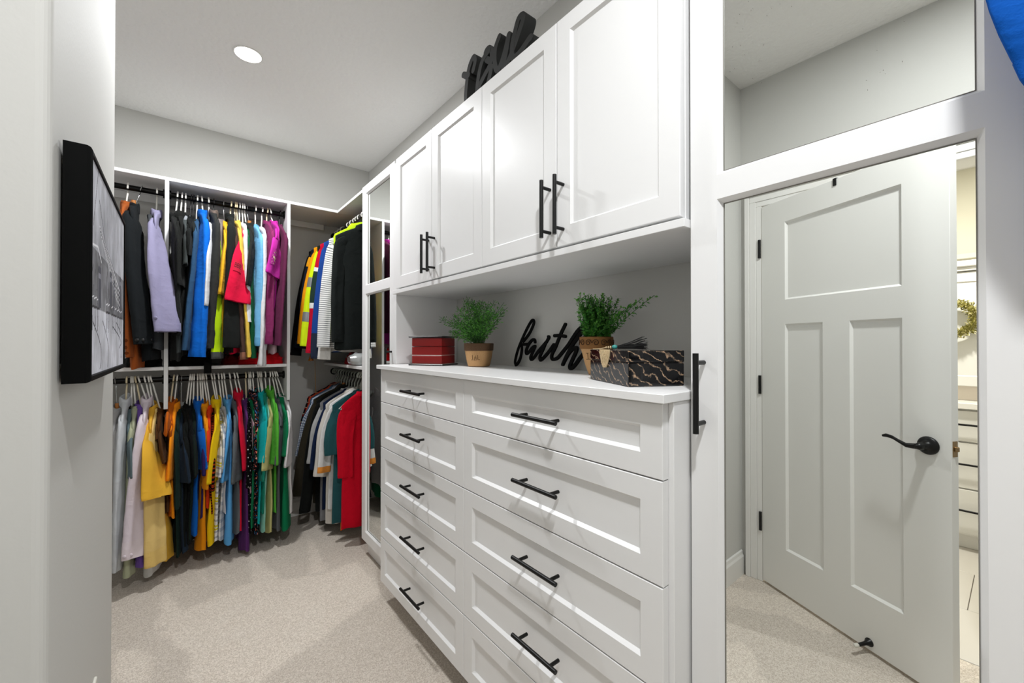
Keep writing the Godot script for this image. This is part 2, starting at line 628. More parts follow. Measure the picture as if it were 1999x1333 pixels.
# a flat slab w x h in the x,y plane of xf whose face (z = 0, looking along +z) holds sunk panels with sloping edges
func framed(mb: MB, xf: Transform3D, w: float, h: float, thick: float, rects: Array, depth: float, bev: float) -> void:
	var ch := 0.0015
	var us := [ch, w - ch]
	var vs := [ch, h - ch]
	for r in rects:
		us.append_array([r.position.x, r.end.x])
		vs.append_array([r.position.y, r.end.y])
	us.sort()
	vs.sort()
	var N := xf.basis.z
	var q := func(x: float, y: float, z: float) -> Vector3: return xf * Vector3(x, y, z)
	for i in us.size() - 1:
		for j in vs.size() - 1:
			var m := Vector2((us[i] + us[i + 1]) * 0.5, (vs[j] + vs[j + 1]) * 0.5)
			var hole := false
			for r in rects:
				hole = hole or r.has_point(m)
			if not hole and us[i + 1] - us[i] > 1e-5 and vs[j + 1] - vs[j] > 1e-5:
				mb.poly([q.call(us[i], vs[j], 0), q.call(us[i + 1], vs[j], 0), q.call(us[i + 1], vs[j + 1], 0), q.call(us[i], vs[j + 1], 0)], N)
	for r in rects:
		var o := [r.position, Vector2(r.end.x, r.position.y), r.end, Vector2(r.position.x, r.end.y)]
		var g: Rect2 = r.grow(-bev)
		var n := [g.position, Vector2(g.end.x, g.position.y), g.end, Vector2(g.position.x, g.end.y)]
		var mid: Vector2 = r.get_center()
		for k in 4:
			var k2 := (k + 1) % 4
			var inw: Vector2 = mid - (o[k] + o[k2]) * 0.5
			mb.poly([q.call(o[k].x, o[k].y, 0), q.call(o[k2].x, o[k2].y, 0), q.call(n[k2].x, n[k2].y, -depth), q.call(n[k].x, n[k].y, -depth)], xf.basis * Vector3(inw.x, inw.y, 0.05))
	var f := [Vector2(ch, ch), Vector2(w - ch, ch), Vector2(w - ch, h - ch), Vector2(ch, h - ch)]
	var e := [Vector2(0, 0), Vector2(w, 0), Vector2(w, h), Vector2(0, h)]
	for k in 4:
		var k2 := (k + 1) % 4
		var d: Vector2 = (e[k] + e[k2]) * 0.5 - Vector2(w, h) * 0.5
		mb.poly([q.call(f[k].x, f[k].y, 0), q.call(f[k2].x, f[k2].y, 0), q.call(e[k2].x, e[k2].y, -ch), q.call(e[k].x, e[k].y, -ch)], xf.basis * Vector3(d.x, d.y, d.length()))
		mb.poly([q.call(e[k].x, e[k].y, -ch), q.call(e[k2].x, e[k2].y, -ch), q.call(e[k2].x, e[k2].y, -thick), q.call(e[k].x, e[k].y, -thick)], xf.basis * Vector3(d.x, d.y, 0))
	mb.poly([q.call(0, 0, -thick), q.call(w, 0, -thick), q.call(w, h, -thick), q.call(0, h, -thick)], -N)

func panel_in(mb: MB, xf: Transform3D, r: Rect2, depth: float, bev: float, thick := 0.004) -> void:
	var g := r.grow(-bev + 0.0006)
	var c := g.get_center()
	mb.box(xf * Vector3(c.x, c.y, -depth - thick * 0.5), Vector3(g.size.x, g.size.y, thick), 0.0002, xf.basis)

# a leaf or drawer front that looks towards -x: near lower corner at (x, y0, z0)
func face_west(x: float, y0: float, z0: float) -> Transform3D:
	return Transform3D(Basis(Vector3(0, 0, 1), Vector3(0, 1, 0), Vector3(-1, 0, 0)), Vector3(x, y0, z0))

# a black bar pull; the bar runs along `along`, its posts reach the face at x = face
func bar_pull(mid: Vector3, along: Vector3, length: float, centres: float, face: float, under: Node, r := 0.006) -> void:
	var mb := MB.new()
	var a := mid - along * length * 0.5
	var b := mid + along * length * 0.5
	mb.tube([a + along * 0.0, a + along * 0.0008, a + along * 0.01, b - along * 0.01, b - along * 0.0008, b], r, 14)
	for s in [-0.5, 0.5]:
		var p: Vector3 = mid + along * centres * s
		mb.tube([p + Vector3(r * 0.3, 0, 0), Vector3(lerpf(p.x, face, 0.5), p.y, p.z), Vector3(face, p.y, p.z)], r * 0.82, 12)
	put("handle", mb, M["black_metal"], under)

func mirror_tower(label: String, z0: float, z1: float, handle_z: float) -> void:
	var o := thing("mirror_cabinet", label, "cabinet", Vector3(0.895, 0, (z0 + z1) * 0.5))
	var at := -o.position
	var bd := MB.new()
	bd.span(Vector3(0.8955, 0.1, z0 + 0.002) + at, Vector3(1.238, 2.252, z1 - 0.002) + at)
	put("body", bd, M["cabinet_white"], o)
	piece("toe_kick", Vector3(0.915, 0.001, z0 + 0.004) + at, Vector3(1.238, 0.1, z1 - 0.004) + at, M["cabinet_white"], o)
	var xf := face_west(0.875, 0.103, z0)
	xf.origin += at
	var w := z1 - z0
	var rects := [Rect2(0.058, 0.058, w - 0.118, 1.594 - 0.103 - 0.058), Rect2(0.058, 1.645 - 0.103, w - 0.118, 2.204 - 1.645)]
	var fr := MB.new()
	framed(fr, xf, w, 2.253 - 0.103, 0.02, rects, 0.013, 0.009)
	var door := put("door", fr, M["cabinet_white"], o)
	for r in rects:
		var pm := MB.new()
		panel_in(pm, xf, r, 0.013, 0.009, 0.004)
		put("mirror_pane", pm, M["mirror"], door)
		var gk := MB.new()
		var g: Rect2 = r.grow(-0.009)
		for e in [[Vector2(g.position.x, g.get_center().y), Vector2(0.0013, g.size.y)], [Vector2(g.end.x, g.get_center().y), Vector2(0.0013, g.size.y)], [Vector2(g.get_center().x, g.position.y), Vector2(g.size.x, 0.0013)], [Vector2(g.get_center().x, g.end.y), Vector2(g.size.x, 0.0013)]]:
			gk.box(xf * Vector3(e[0].x, e[0].y, -0.0125), Vector3(e[1].x, e[1].y, 0.003), 0.0002, xf.basis)
		put("gasket", gk, M["gasket"], door)
	if z1 > -0.5:
		# dried water spots on the upper pane
		var sp := MB.new()
		for k in 46:
			var cl: Vector2 = [Vector2(0.1, 1.85), Vector2(0.12, 1.78), Vector2(0.33, 1.64), Vector2(0.22, 1.9)][k % 4]
			var c := cl + Vector2(rng.randfn(0.0, 0.03 if k % 4 < 3 else 0.12), rng.randfn(0.0, 0.05))
			if c.x < 0.075 or c.x > w - 0.075 or c.y < 1.625 - 0.103 + 0.06 or c.y > 2.03:
				continue
			var ring := []
			var rr := rng.randf_range(0.0003, 0.0008)
			for q in 7:
				var an := TAU * q / 7.0
				ring.append(xf * Vector3(c.x + cos(an) * rr, c.y + sin(an) * rr * 1.6, -0.0126))
			sp.poly(ring, Vector3.LEFT)
		put("water_spots", sp, M["gasket"], door).set_meta("kind", "stuff")
	bar_pull(Vector3(0.84, 1.187, handle_z) + at, Vector3.UP, 0.168, 0.128, 0.875 + at.x, door)

func towers() -> void:
	mirror_tower("tall white cabinet with a mirrored door between the hanging clothes and the drawers", -2.547, -2.06, -2.093)
	mirror_tower("tall white cabinet with a wide mirrored door reflecting the open closet door", -0.457, 0.03, -0.428)

func uppers() -> void:
	for u in [[-1.999, -1.2345, "white upper cabinet with two shaker doors next to the mirrored cabinet by the clothes"], [-1.2335, -0.469, "white upper cabinet with two shaker doors next to the mirror showing the closet door"]]:
		var za: float = u[0]
		var zb: float = u[1]
		var o := thing("upper_cabinet", u[2], "cabinet", Vector3(0.877, 1.566, (za + zb) * 0.5), 0.0, "upper cabinets over the counter")
		var at := -o.position
		piece("body", Vector3(0.8775, 1.5665, za) + at, Vector3(1.238, 2.2325, zb) + at, M["cabinet_white"], o)
		var zm := (za + zb) * 0.5
		for d in [[za + 0.001, zm - 0.0015, 1], [zm + 0.0015, zb - 0.001, 0]]:
			var w: float = d[1] - d[0]
			var h := 2.2325 - 1.573
			var xf := face_west(0.856, 1.573, d[0])
			xf.origin += at
			var r := Rect2(0.052, 0.056, w - 0.104, h - 0.106)
			var fm := MB.new()
			framed(fm, xf, w, h, 0.02, [r], 0.008, 0.006)
			var door := put("door", fm, M["cabinet_white"], o)
			var pm := MB.new()
			panel_in(pm, xf, r, 0.008, 0.006)
			put("panel", pm, M["cabinet_white"], door)
			var hz: float = d[1] - 0.025 if d[2] == 1 else d[0] + 0.026
			bar_pull(Vector3(0.82, 1.684, hz) + at, Vector3.UP, 0.168, 0.128, 0.856 + at.x, door)
	var b := MB.new()
	b.span(Vector3(0.852, 1.5465, -2.03), Vector3(1.238, 1.5655, -0.4585), 0.001)
	tag(put("shelf_board", b, M["cabinet_white"]), "long white board running along the underside of the upper cabinets", "shelf")
	var s := MB.new()
	s.span(Vector3(0.873, 1.188, -2.057), Vector3(1.238, 2.2325, -2.031), 0.001)
	tag(put("end_panel", s, M["cabinet_white"]), "upright white end panel closing the counter niche behind the red box", "panel")

func dresser() -> void:
	var o := thing("drawer_chest", "long white built-in chest of ten shaker drawers with black bar handles", "drawers", Vector3(0.812, 0, -1.246))
	var at := -o.position
	piece("body", Vector3(0.8125, 0.104, -2.03) + at, Vector3(1.238, 1.1675, -0.4615) + at, M["cabinet_white"], o)
	piece("toe_kick", Vector3(0.89, 0.001, -2.028) + at, Vector3(1.238, 0.104, -0.463) + at, M["cabinet_white"], o)
	for col in [[-2.025, -1.2515], [-1.2495, -0.474]]:
		for row in [[1.0035, 1.164], [0.7795, 1.0005], [0.5555, 0.7765], [0.3315, 0.5525], [0.1075, 0.3285]]:
			var w: float = col[1] - col[0]
			var h: float = row[1] - row[0]
			var xf := face_west(0.79, row[0], col[0])
			xf.origin += at
			var r := Rect2(0.052, 0.05, w - 0.106, h - 0.1)
			var fm := MB.new()
			framed(fm, xf, w, h, 0.0215, [r], 0.009, 0.0075)
			var dr := put("drawer", fm, M["cabinet_white"], o)
			var pm := MB.new()
			panel_in(pm, xf, r, 0.009, 0.0075)
			put("panel", pm, M["cabinet_white"], dr)
			bar_pull(Vector3(0.755, (row[0] + row[1]) * 0.5 + (0.002 if row[0] > 1.0 else 0.006), (col[0] + col[1]) * 0.5 + 0.018) + at, Vector3(0, 0, 1), 0.178, 0.128, 0.79 + at.x, dr)
	var t := MB.new()
	t.span(Vector3(0.768, 1.168, -2.0285), Vector3(1.238, 1.187, -0.4585), 0.0012)
	tag(put("countertop", t, M["shelf_white"]), "long white countertop lying on the chest of drawers", "countertop")

func rod(a: Vector3, b: Vector3, under: Node) -> void:
	var mb := MB.new()
	mb.tube([a, a.lerp(b, 0.5), b], 0.0155, 16)
	put("hanging_rod", mb, M["rod_metal"], under)
	for e in [a, b]:
		var k := MB.new()
		var d := (b - a).normalized() * (0.008 if e == a else -0.008)
		k.tube([e, e + d * 0.5, e + d], 0.026, 18)
		put("rod_socket", k, M["rod_metal"], under)

func shelving() -> void:
	var S: Material = M["shelf_white"]
	var o := thing("closet_shelving", "white wall-hung closet shelving with two black rods along the far wall", "shelving", Vector3(0, 0, -3.451))
	var at := -o.position
	piece("top_shelf", Vector3(-0.708, 2.226, -3.45) + at, Vector3(1.237, 2.245, -3.06) + at, S, o)
	for x in [-0.057, 0.566]:
		piece("upright_panel", Vector3(x - 0.0095, 0.92, -3.45) + at, Vector3(x + 0.0095, 2.2255, -3.06) + at, S, o)
	piece("upright_panel", Vector3(-0.708, 0.92, -3.45) + at, Vector3(-0.689, 2.2255, -3.06) + at, S, o)
	for b in [[-0.6885, -0.067], [-0.047, 0.556]]:
		piece("middle_shelf", Vector3(b[0], 1.142, -3.45) + at, Vector3(b[1], 1.161, -3.062) + at, S, o)
		piece("cleat", Vector3(b[0], 2.182, -3.45) + at, Vector3(b[1], 2.2255, -3.432) + at, S, o)
		for y in [2.171, 1.085]:
			rod(Vector3(b[0], y, -3.15) + at, Vector3(b[1], y, -3.15) + at, o)
	piece("cleat", Vector3(0.576, 2.182, -3.45) + at, Vector3(0.88, 2.2255, -3.432) + at, S, o)
	o = thing("closet_shelving", "white corner shelving with two black rods beside the tall mirrored cabinet", "shelving", Vector3(1.238, 0, -2.8))
	at = -o.position
	piece("top_shelf", Vector3(0.875, 2.226, -3.058) + at, Vector3(1.237, 2.245, -2.549) + at, S, o)
	piece("middle_shelf", Vector3(0.885, 1.131, -3.449) + at, Vector3(1.237, 1.15, -2.549) + at, S, o)
	piece("back_panel", Vector3(1.226, 0.92, -3.449) + at, Vector3(1.237, 1.13, -2.549) + at, S, o)
	for y in [2.15, 1.075]:
		rod(Vector3(0.96, y, -3.449) + at, Vector3(0.96, y, -2.549) + at, o)
	o = thing("closet_shelving", "white closet shelving holding the blue shirt beyond the wide mirrored cabinet", "shelving", Vector3(1.238, 0, 0.7))
	at = -o.position
	piece("top_shelf", Vector3(0.885, 2.226, 0.032) + at, Vector3(1.237, 2.245, 1.348) + at, S, o)
	rod(Vector3(0.96, 2.15, 0.032) + at, Vector3(0.96, 2.15, 1.348) + at, o)

func casing(mb: MB, x: float, out: float, z0: float, z1: float, top: float) -> void:
	# stepped casing round an opening z0..z1 up to top, lying on the wall face x
	for st in [[0.0, 0.028, 0.011], [0.028, 0.06, 0.015], [0.06, 0.084, 0.021]]:
		var a: float = st[0]
		var b: float = st[1]
		var t: float = st[2] * out
		mb.span(Vector3(x, 0, z0 - b), Vector3(x + t, top + a, z0 - a), 0.002)
		mb.span(Vector3(x, 0, z1 + a), Vector3(x + t, top + a, z1 + b), 0.002)
		mb.span(Vector3(x, top + a, z0 - b), Vector3(x + t, top + b, z1 + b), 0.002)

func doorway() -> void:
	var cs := MB.new()
	casing(cs, -0.7095, 1.0, -0.89, -0.08, 2.045)
	casing(cs, -0.8305, -1.0, -0.89, -0.08, 2.045)
	struct("trim_1", cs, M["trim_white"])
	var jb := MB.new()
	jb.span(Vector3(-0.83, 0, -0.911), Vector3(-0.71, 2.063, -0.893), 0.001)
	jb.span(Vector3(-0.83, 0, -0.077), Vector3(-0.71, 2.063, -0.059), 0.001)
	jb.span(Vector3(-0.83, 2.045, -0.893), Vector3(-0.71, 2.063, -0.077), 0.001)
	struct("trim_2", jb, M["trim_white"])
	# the door leaf: local x runs from the hinge to the latch, the closet side looks along -z
	var root := Node3D.new()
	root.name = "door_1"
	root.set_meta("kind", "structure")
	root.set_meta("label", "open off-white craftsman door with three sunk panels, seen in the wide mirror")
	root.position = Vector3(-0.696, 0, -0.889)
	root.rotation_degrees.y = -65.21
	add_child(root)
	var w := 0.806
	var xf := Transform3D(Basis(Vector3(-1, 0, 0), Vector3(0, 1, 0), Vector3(0, 0, -1)), Vector3(w, 0.013, 0))
	# rects in the leaf's own frame, measured from the latch edge
	var rects := [Rect2(0.148, 1.506, 0.515, 0.4), Rect2(0.148, 0.226, 0.198, 1.155), Rect2(0.466, 0.226, 0.198, 1.155)]
	var lf := MB.new()
	framed(lf, xf, w, 2.024, 0.035, rects, 0.01, 0.009)
	var leaf_ := put("door_leaf", lf, M["door_paint"], root)
	for r in rects:
		var pm := MB.new()
		panel_in(pm, xf, r, 0.01, 0.009)
		put("panel", pm, M["door_paint"], leaf_)
	for y in [1.811, 1.07, 0.327]:
		var hg := MB.new()
		hg.tube([Vector3(-0.008, y - 0.05, -0.006), Vector3(-0.008, y, -0.006), Vector3(-0.008, y + 0.05, -0.006)], 0.0075, 12)
		hg.span(Vector3(-0.032, y - 0.046, -0.003), Vector3(-0.008, y + 0.046, 0.0), 0.0005)
		put("hinge", hg, M["black_metal"], root)
	# lever, rose and latch
	var rs := MB.new()
	var face := Transform3D(Basis(Vector3(1, 0, 0), Vector3(0, 0, -1), Vector3(0, 1, 0)), Vector3(0.74, 0.915, -0.0005))
	rs.lathe([Vector2(0.0335, 0), Vector2(0.0335, 0.004), Vector2(0.031, 0.009), Vector2(0.024, 0.012), Vector2(0.015, 0.014), Vector2(0.0125, 0.03), Vector2(0.0135, 0.046), Vector2(0.011, 0.056), Vector2(0.001, 0.059)], 28, face)
	put("rose", rs, M["black_metal"], root)
	var lv := MB.new()
	var pts := []
	var cv := Curve3D.new()
	for p in [[0.745, 0.915], [0.722, 0.912], [0.7, 0.91], [0.678, 0.919], [0.655, 0.93], [0.635, 0.933], [0.62, 0.929]]:
		pts.append(Vector3(p[0], p[1], -0.05))
	var rows := []
	for k in pts.size():
		var row := PackedVector3Array()
		var hh: float = [0.011, 0.01, 0.0085, 0.008, 0.0075, 0.007, 0.004][k]
		for q in 12:
			var an := TAU * q / 12.0
			row.append(pts[k] + Vector3(sin(an) * hh * (-0.35 if k > 2 else 0.0), sin(an) * hh, cos(an) * hh * 0.7))
		rows.append(row)
	lv.loft(rows, true, 3)
	put("lever", lv, M["black_metal"], root)
	var lt := MB.new()
	lt.span(Vector3(w - 0.001, 0.888, 0.006), Vector3(w + 0.0015, 0.944, 0.03), 0.0005)
	lt.span(Vector3(w, 0.908, 0.012), Vector3(w + 0.011, 0.925, 0.024), 0.002)
	put("latch", lt, M["brass"], root)
	# things on the door
	var B := root.transform
	var st := thing("door_stop", "black cone door stop with a white rubber tip low on the open closet door", "door stop", B * Vector3(0.533, 0.045, -0.0005), root.rotation.y)
	var cone := MB.new()
	var zf := Transform3D(Basis(Vector3(1, 0, 0), Vector3(0, 0, -1), Vector3(0, 1, 0)), Vector3.ZERO)
	cone.lathe([Vector2(0.017, 0), Vector2(0.016, 0.004), Vector2(0.011, 0.01), Vector2(0.0075, 0.024), Vector2(0.0065, 0.062), Vector2(0.001, 0.0625)], 20, zf)
	put("cone", cone, M["black_metal"], st)
	var tip := MB.new()
	tip.lathe([Vector2(0.001, 0.063), Vector2(0.0078, 0.0635), Vector2(0.0078, 0.078), Vector2(0.005, 0.081), Vector2(0.001, 0.0815)], 18, zf)
	put("tip", tip, M["rubber_white"], st)
	var hk := MB.new()
	hk.box(Vector3(0, -0.0135, -0.002), Vector3(0.016, 0.034, 0.003), 0.001)
	hk.box(Vector3(0, 0.0022, 0.017), Vector3(0.016, 0.003, 0.041), 0.001)
	hk.box(Vector3(0, -0.013, 0.038), Vector3(0.016, 0.032, 0.003), 0.001)
	var hook := put("door_hook", hk, M["black_metal"], self, B * Vector3(0.4, 2.0375, 0))
	hook.rotation.y = root.rotation.y
	tag(hook, "small black over-the-door hook on the top edge of the open closet door", "hook")

func bathroom() -> void:
	var mb := MB.new()
	slab("floor", Vector3(-2.7, -0.12, -1.9), Vector3(-0.722, -0.022, 1.5), M["toe_dark"])
	var tiles := MB.new()
	var tl := struct("floor", tiles_base(), M["stone_splash"])
	for i in 4:
		for j in 9:
			var x0 := -2.66 + i * 0.484
			var z0 := -1.85 + j * 0.36 - (0.12 if i % 2 == 0 else 0.0)
			var t := MB.new()
			t.span(Vector3(x0 + 0.0015, -0.018, z0 + 0.0015), Vector3(x0 + 0.4825, 0.0, z0 + 0.3585), 0.0015)
			put("tile", t, M["tile"], tl)
	slab("ceiling", Vector3(-2.75, 2.55, -1.9), Vector3(-0.84, 2.7, 1.5), M["ceiling_paint"])
	slab("wall_bath_far", Vector3(-2.75, 0, -1.9), Vector3(-2.62, 2.55, 1.5), M["cream_wall"])
	slab("wall_bath_left", Vector3(-2.62, 0, -1.9), Vector3(-0.84, 2.55, -1.78), M["cream_wall"])
	slab("wall_bath_right", Vector3(-2.62, 0, 1.38), Vector3(-0.84, 2.55, 1.5), M["cream_wall"])
	slab("trim_3", Vector3(-2.62, 1.9, -1.78), Vector3(-2.56, 1.935, 1.38), M["cream_wall"])
	var o := thing("vanity_cabinet", "white bathroom vanity with black pulls seen through the doorway in the mirror", "vanity", Vector3(-2.05, 0, -0.2))
	var at := -o.position
	piece("body", Vector3(-2.618, 0.1, -1.4) + at, Vector3(-2.051, 0.888, 0.9) + at, M["trim_white"], o)
	piece("toe_kick", Vector3(-2.618, 0.001, -1.39) + at, Vector3(-2.11, 0.1, 0.89) + at, M["trim_white"], o)
	var east := Basis(Vector3(0, 0, -1), Vector3(0, 1, 0), Vector3(1, 0, 0))
	for col in [[-1.39, -0.84], [-0.83, -0.51], [-0.5, 0.02], [0.03, 0.88]]:
		for row in [[0.685, 0.875], [0.395, 0.675], [0.115, 0.385]]:
			var xf := Transform3D(east, Vector3(-2.03, row[0], col[1]) + at)
			var w: float = col[1] - col[0]
			var h: float = row[1] - row[0]
			var fm := MB.new()
			framed(fm, xf, w, h, 0.02, [], 0.005, 0.005)
			var d := put("drawer", fm, M["trim_white"], o)
			var hb := MB.new()
			var y: float = row[1] - h * 0.5 + 0.012
			var zc: float = (col[0] + col[1]) * 0.5
			hb.box(Vector3(-1.998, y, zc) + at, Vector3(0.008, 0.012, 0.19), 0.001)
			for s in [-0.09, 0.09]:
				hb.box(Vector3(-2.014, y + 0.004, zc + s) + at, Vector3(0.031, 0.012, 0.01), 0.001)
			put("handle", hb, M["black_metal"], d)
	var ct := MB.new()
	ct.span(Vector3(-2.619, 0.8885, -1.42), Vector3(-2.005, 0.926, 0.92), 0.003)
	tag(put("countertop", ct, M["stone_top"]), "white stone countertop on the bathroom vanity in the mirror", "countertop")
	var sp := MB.new()
	sp.span(Vector3(-2.619, 0.9265, -1.42), Vector3(-2.2, 1.02, 0.92), 0.002)
	tag(put("backsplash", sp, M["stone_splash"]), "beige stone ledge at the back of the vanity under the white cabinet", "backsplash")
	o = thing("wall_cabinet", "white bathroom cabinet with the gold wreath hanging on its door", "cabinet", Vector3(-2.1, 1.02, -0.27))
	at = -o.position
	piece("body", Vector3(-2.618, 1.0205, -0.56) + at, Vector3(-2.171, 1.76, 0.02) + at, M["trim_white"], o)
	var xf := Transform3D(east, Vector3(-2.15, 1.024, 0.017) + at)
	var fm := MB.new()
	framed(fm, xf, 0.574, 0.73, 0.02, [Rect2(0.06, 0.06, 0.454, 0.61)], 0.008, 0.006)
	var d := put("door", fm, M["trim_white"], o)
	var pm := MB.new()
	panel_in(pm, xf, Rect2(0.06, 0.06, 0.454, 0.61), 0.008, 0.006)
	put("panel", pm, M["trim_white"], d)
	var cr := MB.new()
	cr.span(Vector3(-2.618, 1.7605, -0.58) + at, Vector3(-2.135, 1.785, 0.04) + at, 0.003)
	cr.span(Vector3(-2.618, 1.785, -0.6) + at, Vector3(-2.115, 1.825, 0.06) + at, 0.006)
	put("crown", cr, M["trim_white"], o)
	# wreath of small gilded leaves
	o = thing("wreath", "round gold and green wreath hanging on the white bathroom cabinet door", "wreath", Vector3(-2.13, 1.455, -0.275))
	var ringm := MB.new()
	var path := []
	for k in 41:
		path.append(Vector3(0, sin(TAU * k / 40.0), cos(TAU * k / 40.0)) * 0.098 + Vector3(0.02, 0, 0))
	ringm.tube(path, 0.016, 8, false)
	put("ring", ringm, M["leaf_wreath"], o)
	for g in [["leaves", "leaf_wreath", 900], ["berries", "leaf_wreath_pale", 560]]:
		var lm := MB.new()
		for k in g[2]:
			var an := rng.randf() * TAU
			var ra := Vector3(0, sin(an), cos(an))
			var tn := Vector3(0, cos(an), -sin(an))
			var b2 := rng.randf_range(-PI, PI)
			var out := (ra * cos(b2) + Vector3(1, 0, 0) * absf(sin(b2))).normalized()
			var dir := (out + tn * rng.randf_range(-1.0, 1.0) + Vector3(rng.randf() * 0.5, 0, 0)).normalized()
			lm.leaf(ra * 0.098 + Vector3(0.02, 0, 0) + out * rng.randf_range(0.008, 0.024), dir, out.cross(dir) + Vector3(0.2, 0.1, 0.1), rng.randf_range(0.012, 0.03), rng.randf_range(0.004, 0.008))
		put(g[0], lm, M[g[1]], o).set_meta("kind", "stuff")

func tiles_base() -> MB:
	var mb := MB.new()
	mb.span(Vector3(-2.7, -0.022, -1.9), Vector3(-0.722, -0.0185, 1.5), 0.0005)
	return mb

func left_wall_things() -> void:
	var o := thing("framed_picture", "black deep-framed grey ink drawing of a street on the left wall", "picture", Vector3(-0.165, 1.435, -1.355))
	var at := -o.position
	var fx := -0.123
	var y0 := 1.22
	var y1 := 1.649
	var z0 := -1.655
	var z1 := -1.055
	var fr := MB.new()
	var rows := []
	# frame profile: side wall, rounded front lip, drop to the print
	for pr in [Vector2(0.0, -0.16), Vector2(0.0, -0.1295), Vector2(0.002, -0.125), Vector2(0.006, -0.123), Vector2(0.0115, -0.1235), Vector2(0.0135, -0.1262)]:
		rows.append(PackedVector3Array([Vector3(pr.y, y0 + pr.x, z0 + pr.x) + at, Vector3(pr.y, y0 + pr.x, z1 - pr.x) + at, Vector3(pr.y, y1 - pr.x, z1 - pr.x) + at, Vector3(pr.y, y1 - pr.x, z0 + pr.x) + at]))
	for k in 4:
		var k2 := (k + 1) % 4
		for j in rows.size() - 1:
			var mid: Vector3 = (rows[j][k] + rows[j][k2]) * 0.5
			var c := Vector3(-0.14, (y0 + y1) * 0.5, (z0 + z1) * 0.5) + at
			var outd: Vector3 = mid - c
			outd.x = 0
			fr.poly([rows[j][k], rows[j][k2], rows[j + 1][k2], rows[j + 1][k]], (outd.normalized() if j < 3 else Vector3.ZERO) + Vector3(0.001 if j == 0 else (1.0 if j > 1 else 0.5), 0, 0) - (outd.normalized() * 2.0 if j == 4 else Vector3.ZERO))
	fr.poly([rows[0][0], rows[0][1], rows[0][2], rows[0][3]], Vector3.LEFT)
	put("frame", fr, M["frame_black"], o)
	var pm := MB.new()
	pm.v = PackedVector3Array([Vector3(-0.1262, y0 + 0.013, z1 - 0.013) + at, Vector3(-0.1262, y0 + 0.013, z0 + 0.013) + at, Vector3(-0.1262, y1 - 0.013, z0 + 0.013) + at, Vector3(-0.1262, y1 - 0.013, z1 - 0.013) + at])
	pm.n = PackedVector3Array([Vector3.RIGHT, Vector3.RIGHT, Vector3.RIGHT, Vector3.RIGHT])
	pm.t = PackedVector2Array([Vector2(0, 1), Vector2(1, 1), Vector2(1, 0), Vector2(0, 0)])
	pm.ix = PackedInt32Array([0, 2, 1, 0, 3, 2])
	put("print", pm, street_print(), o)
	var pad := MB.new()
	for q in [[y0 + 0.03, z0 + 0.03], [y0 + 0.03, z1 - 0.03], [y1 - 0.03, z0 + 0.03], [y1 - 0.03, z1 - 0.03]]:
		pad.box(Vector3(-0.1624, q[0], q[1]) + at, Vector3(0.005, 0.012, 0.012), 0.001)
	put("bumper", pad, M["gasket"], o)
	o = thing("outlet_cover", "small white outlet cover low on the left wall under the picture", "outlet", Vector3(-0.165, 0.388, -1.45))
	var pl := MB.new()
	pl.box(Vector3(0.0035, 0, 0), Vector3(0.0065, 0.115, 0.072), 0.002)
	put("plate", pl, M["rubber_white"], o)
	for y in [-0.022, 0.022]:
		var sk := MB.new()
		sk.box(Vector3(0.0072, y, 0), Vector3(0.003, 0.03, 0.034), 0.001)
		put("socket", sk, M["rubber_white"], o)

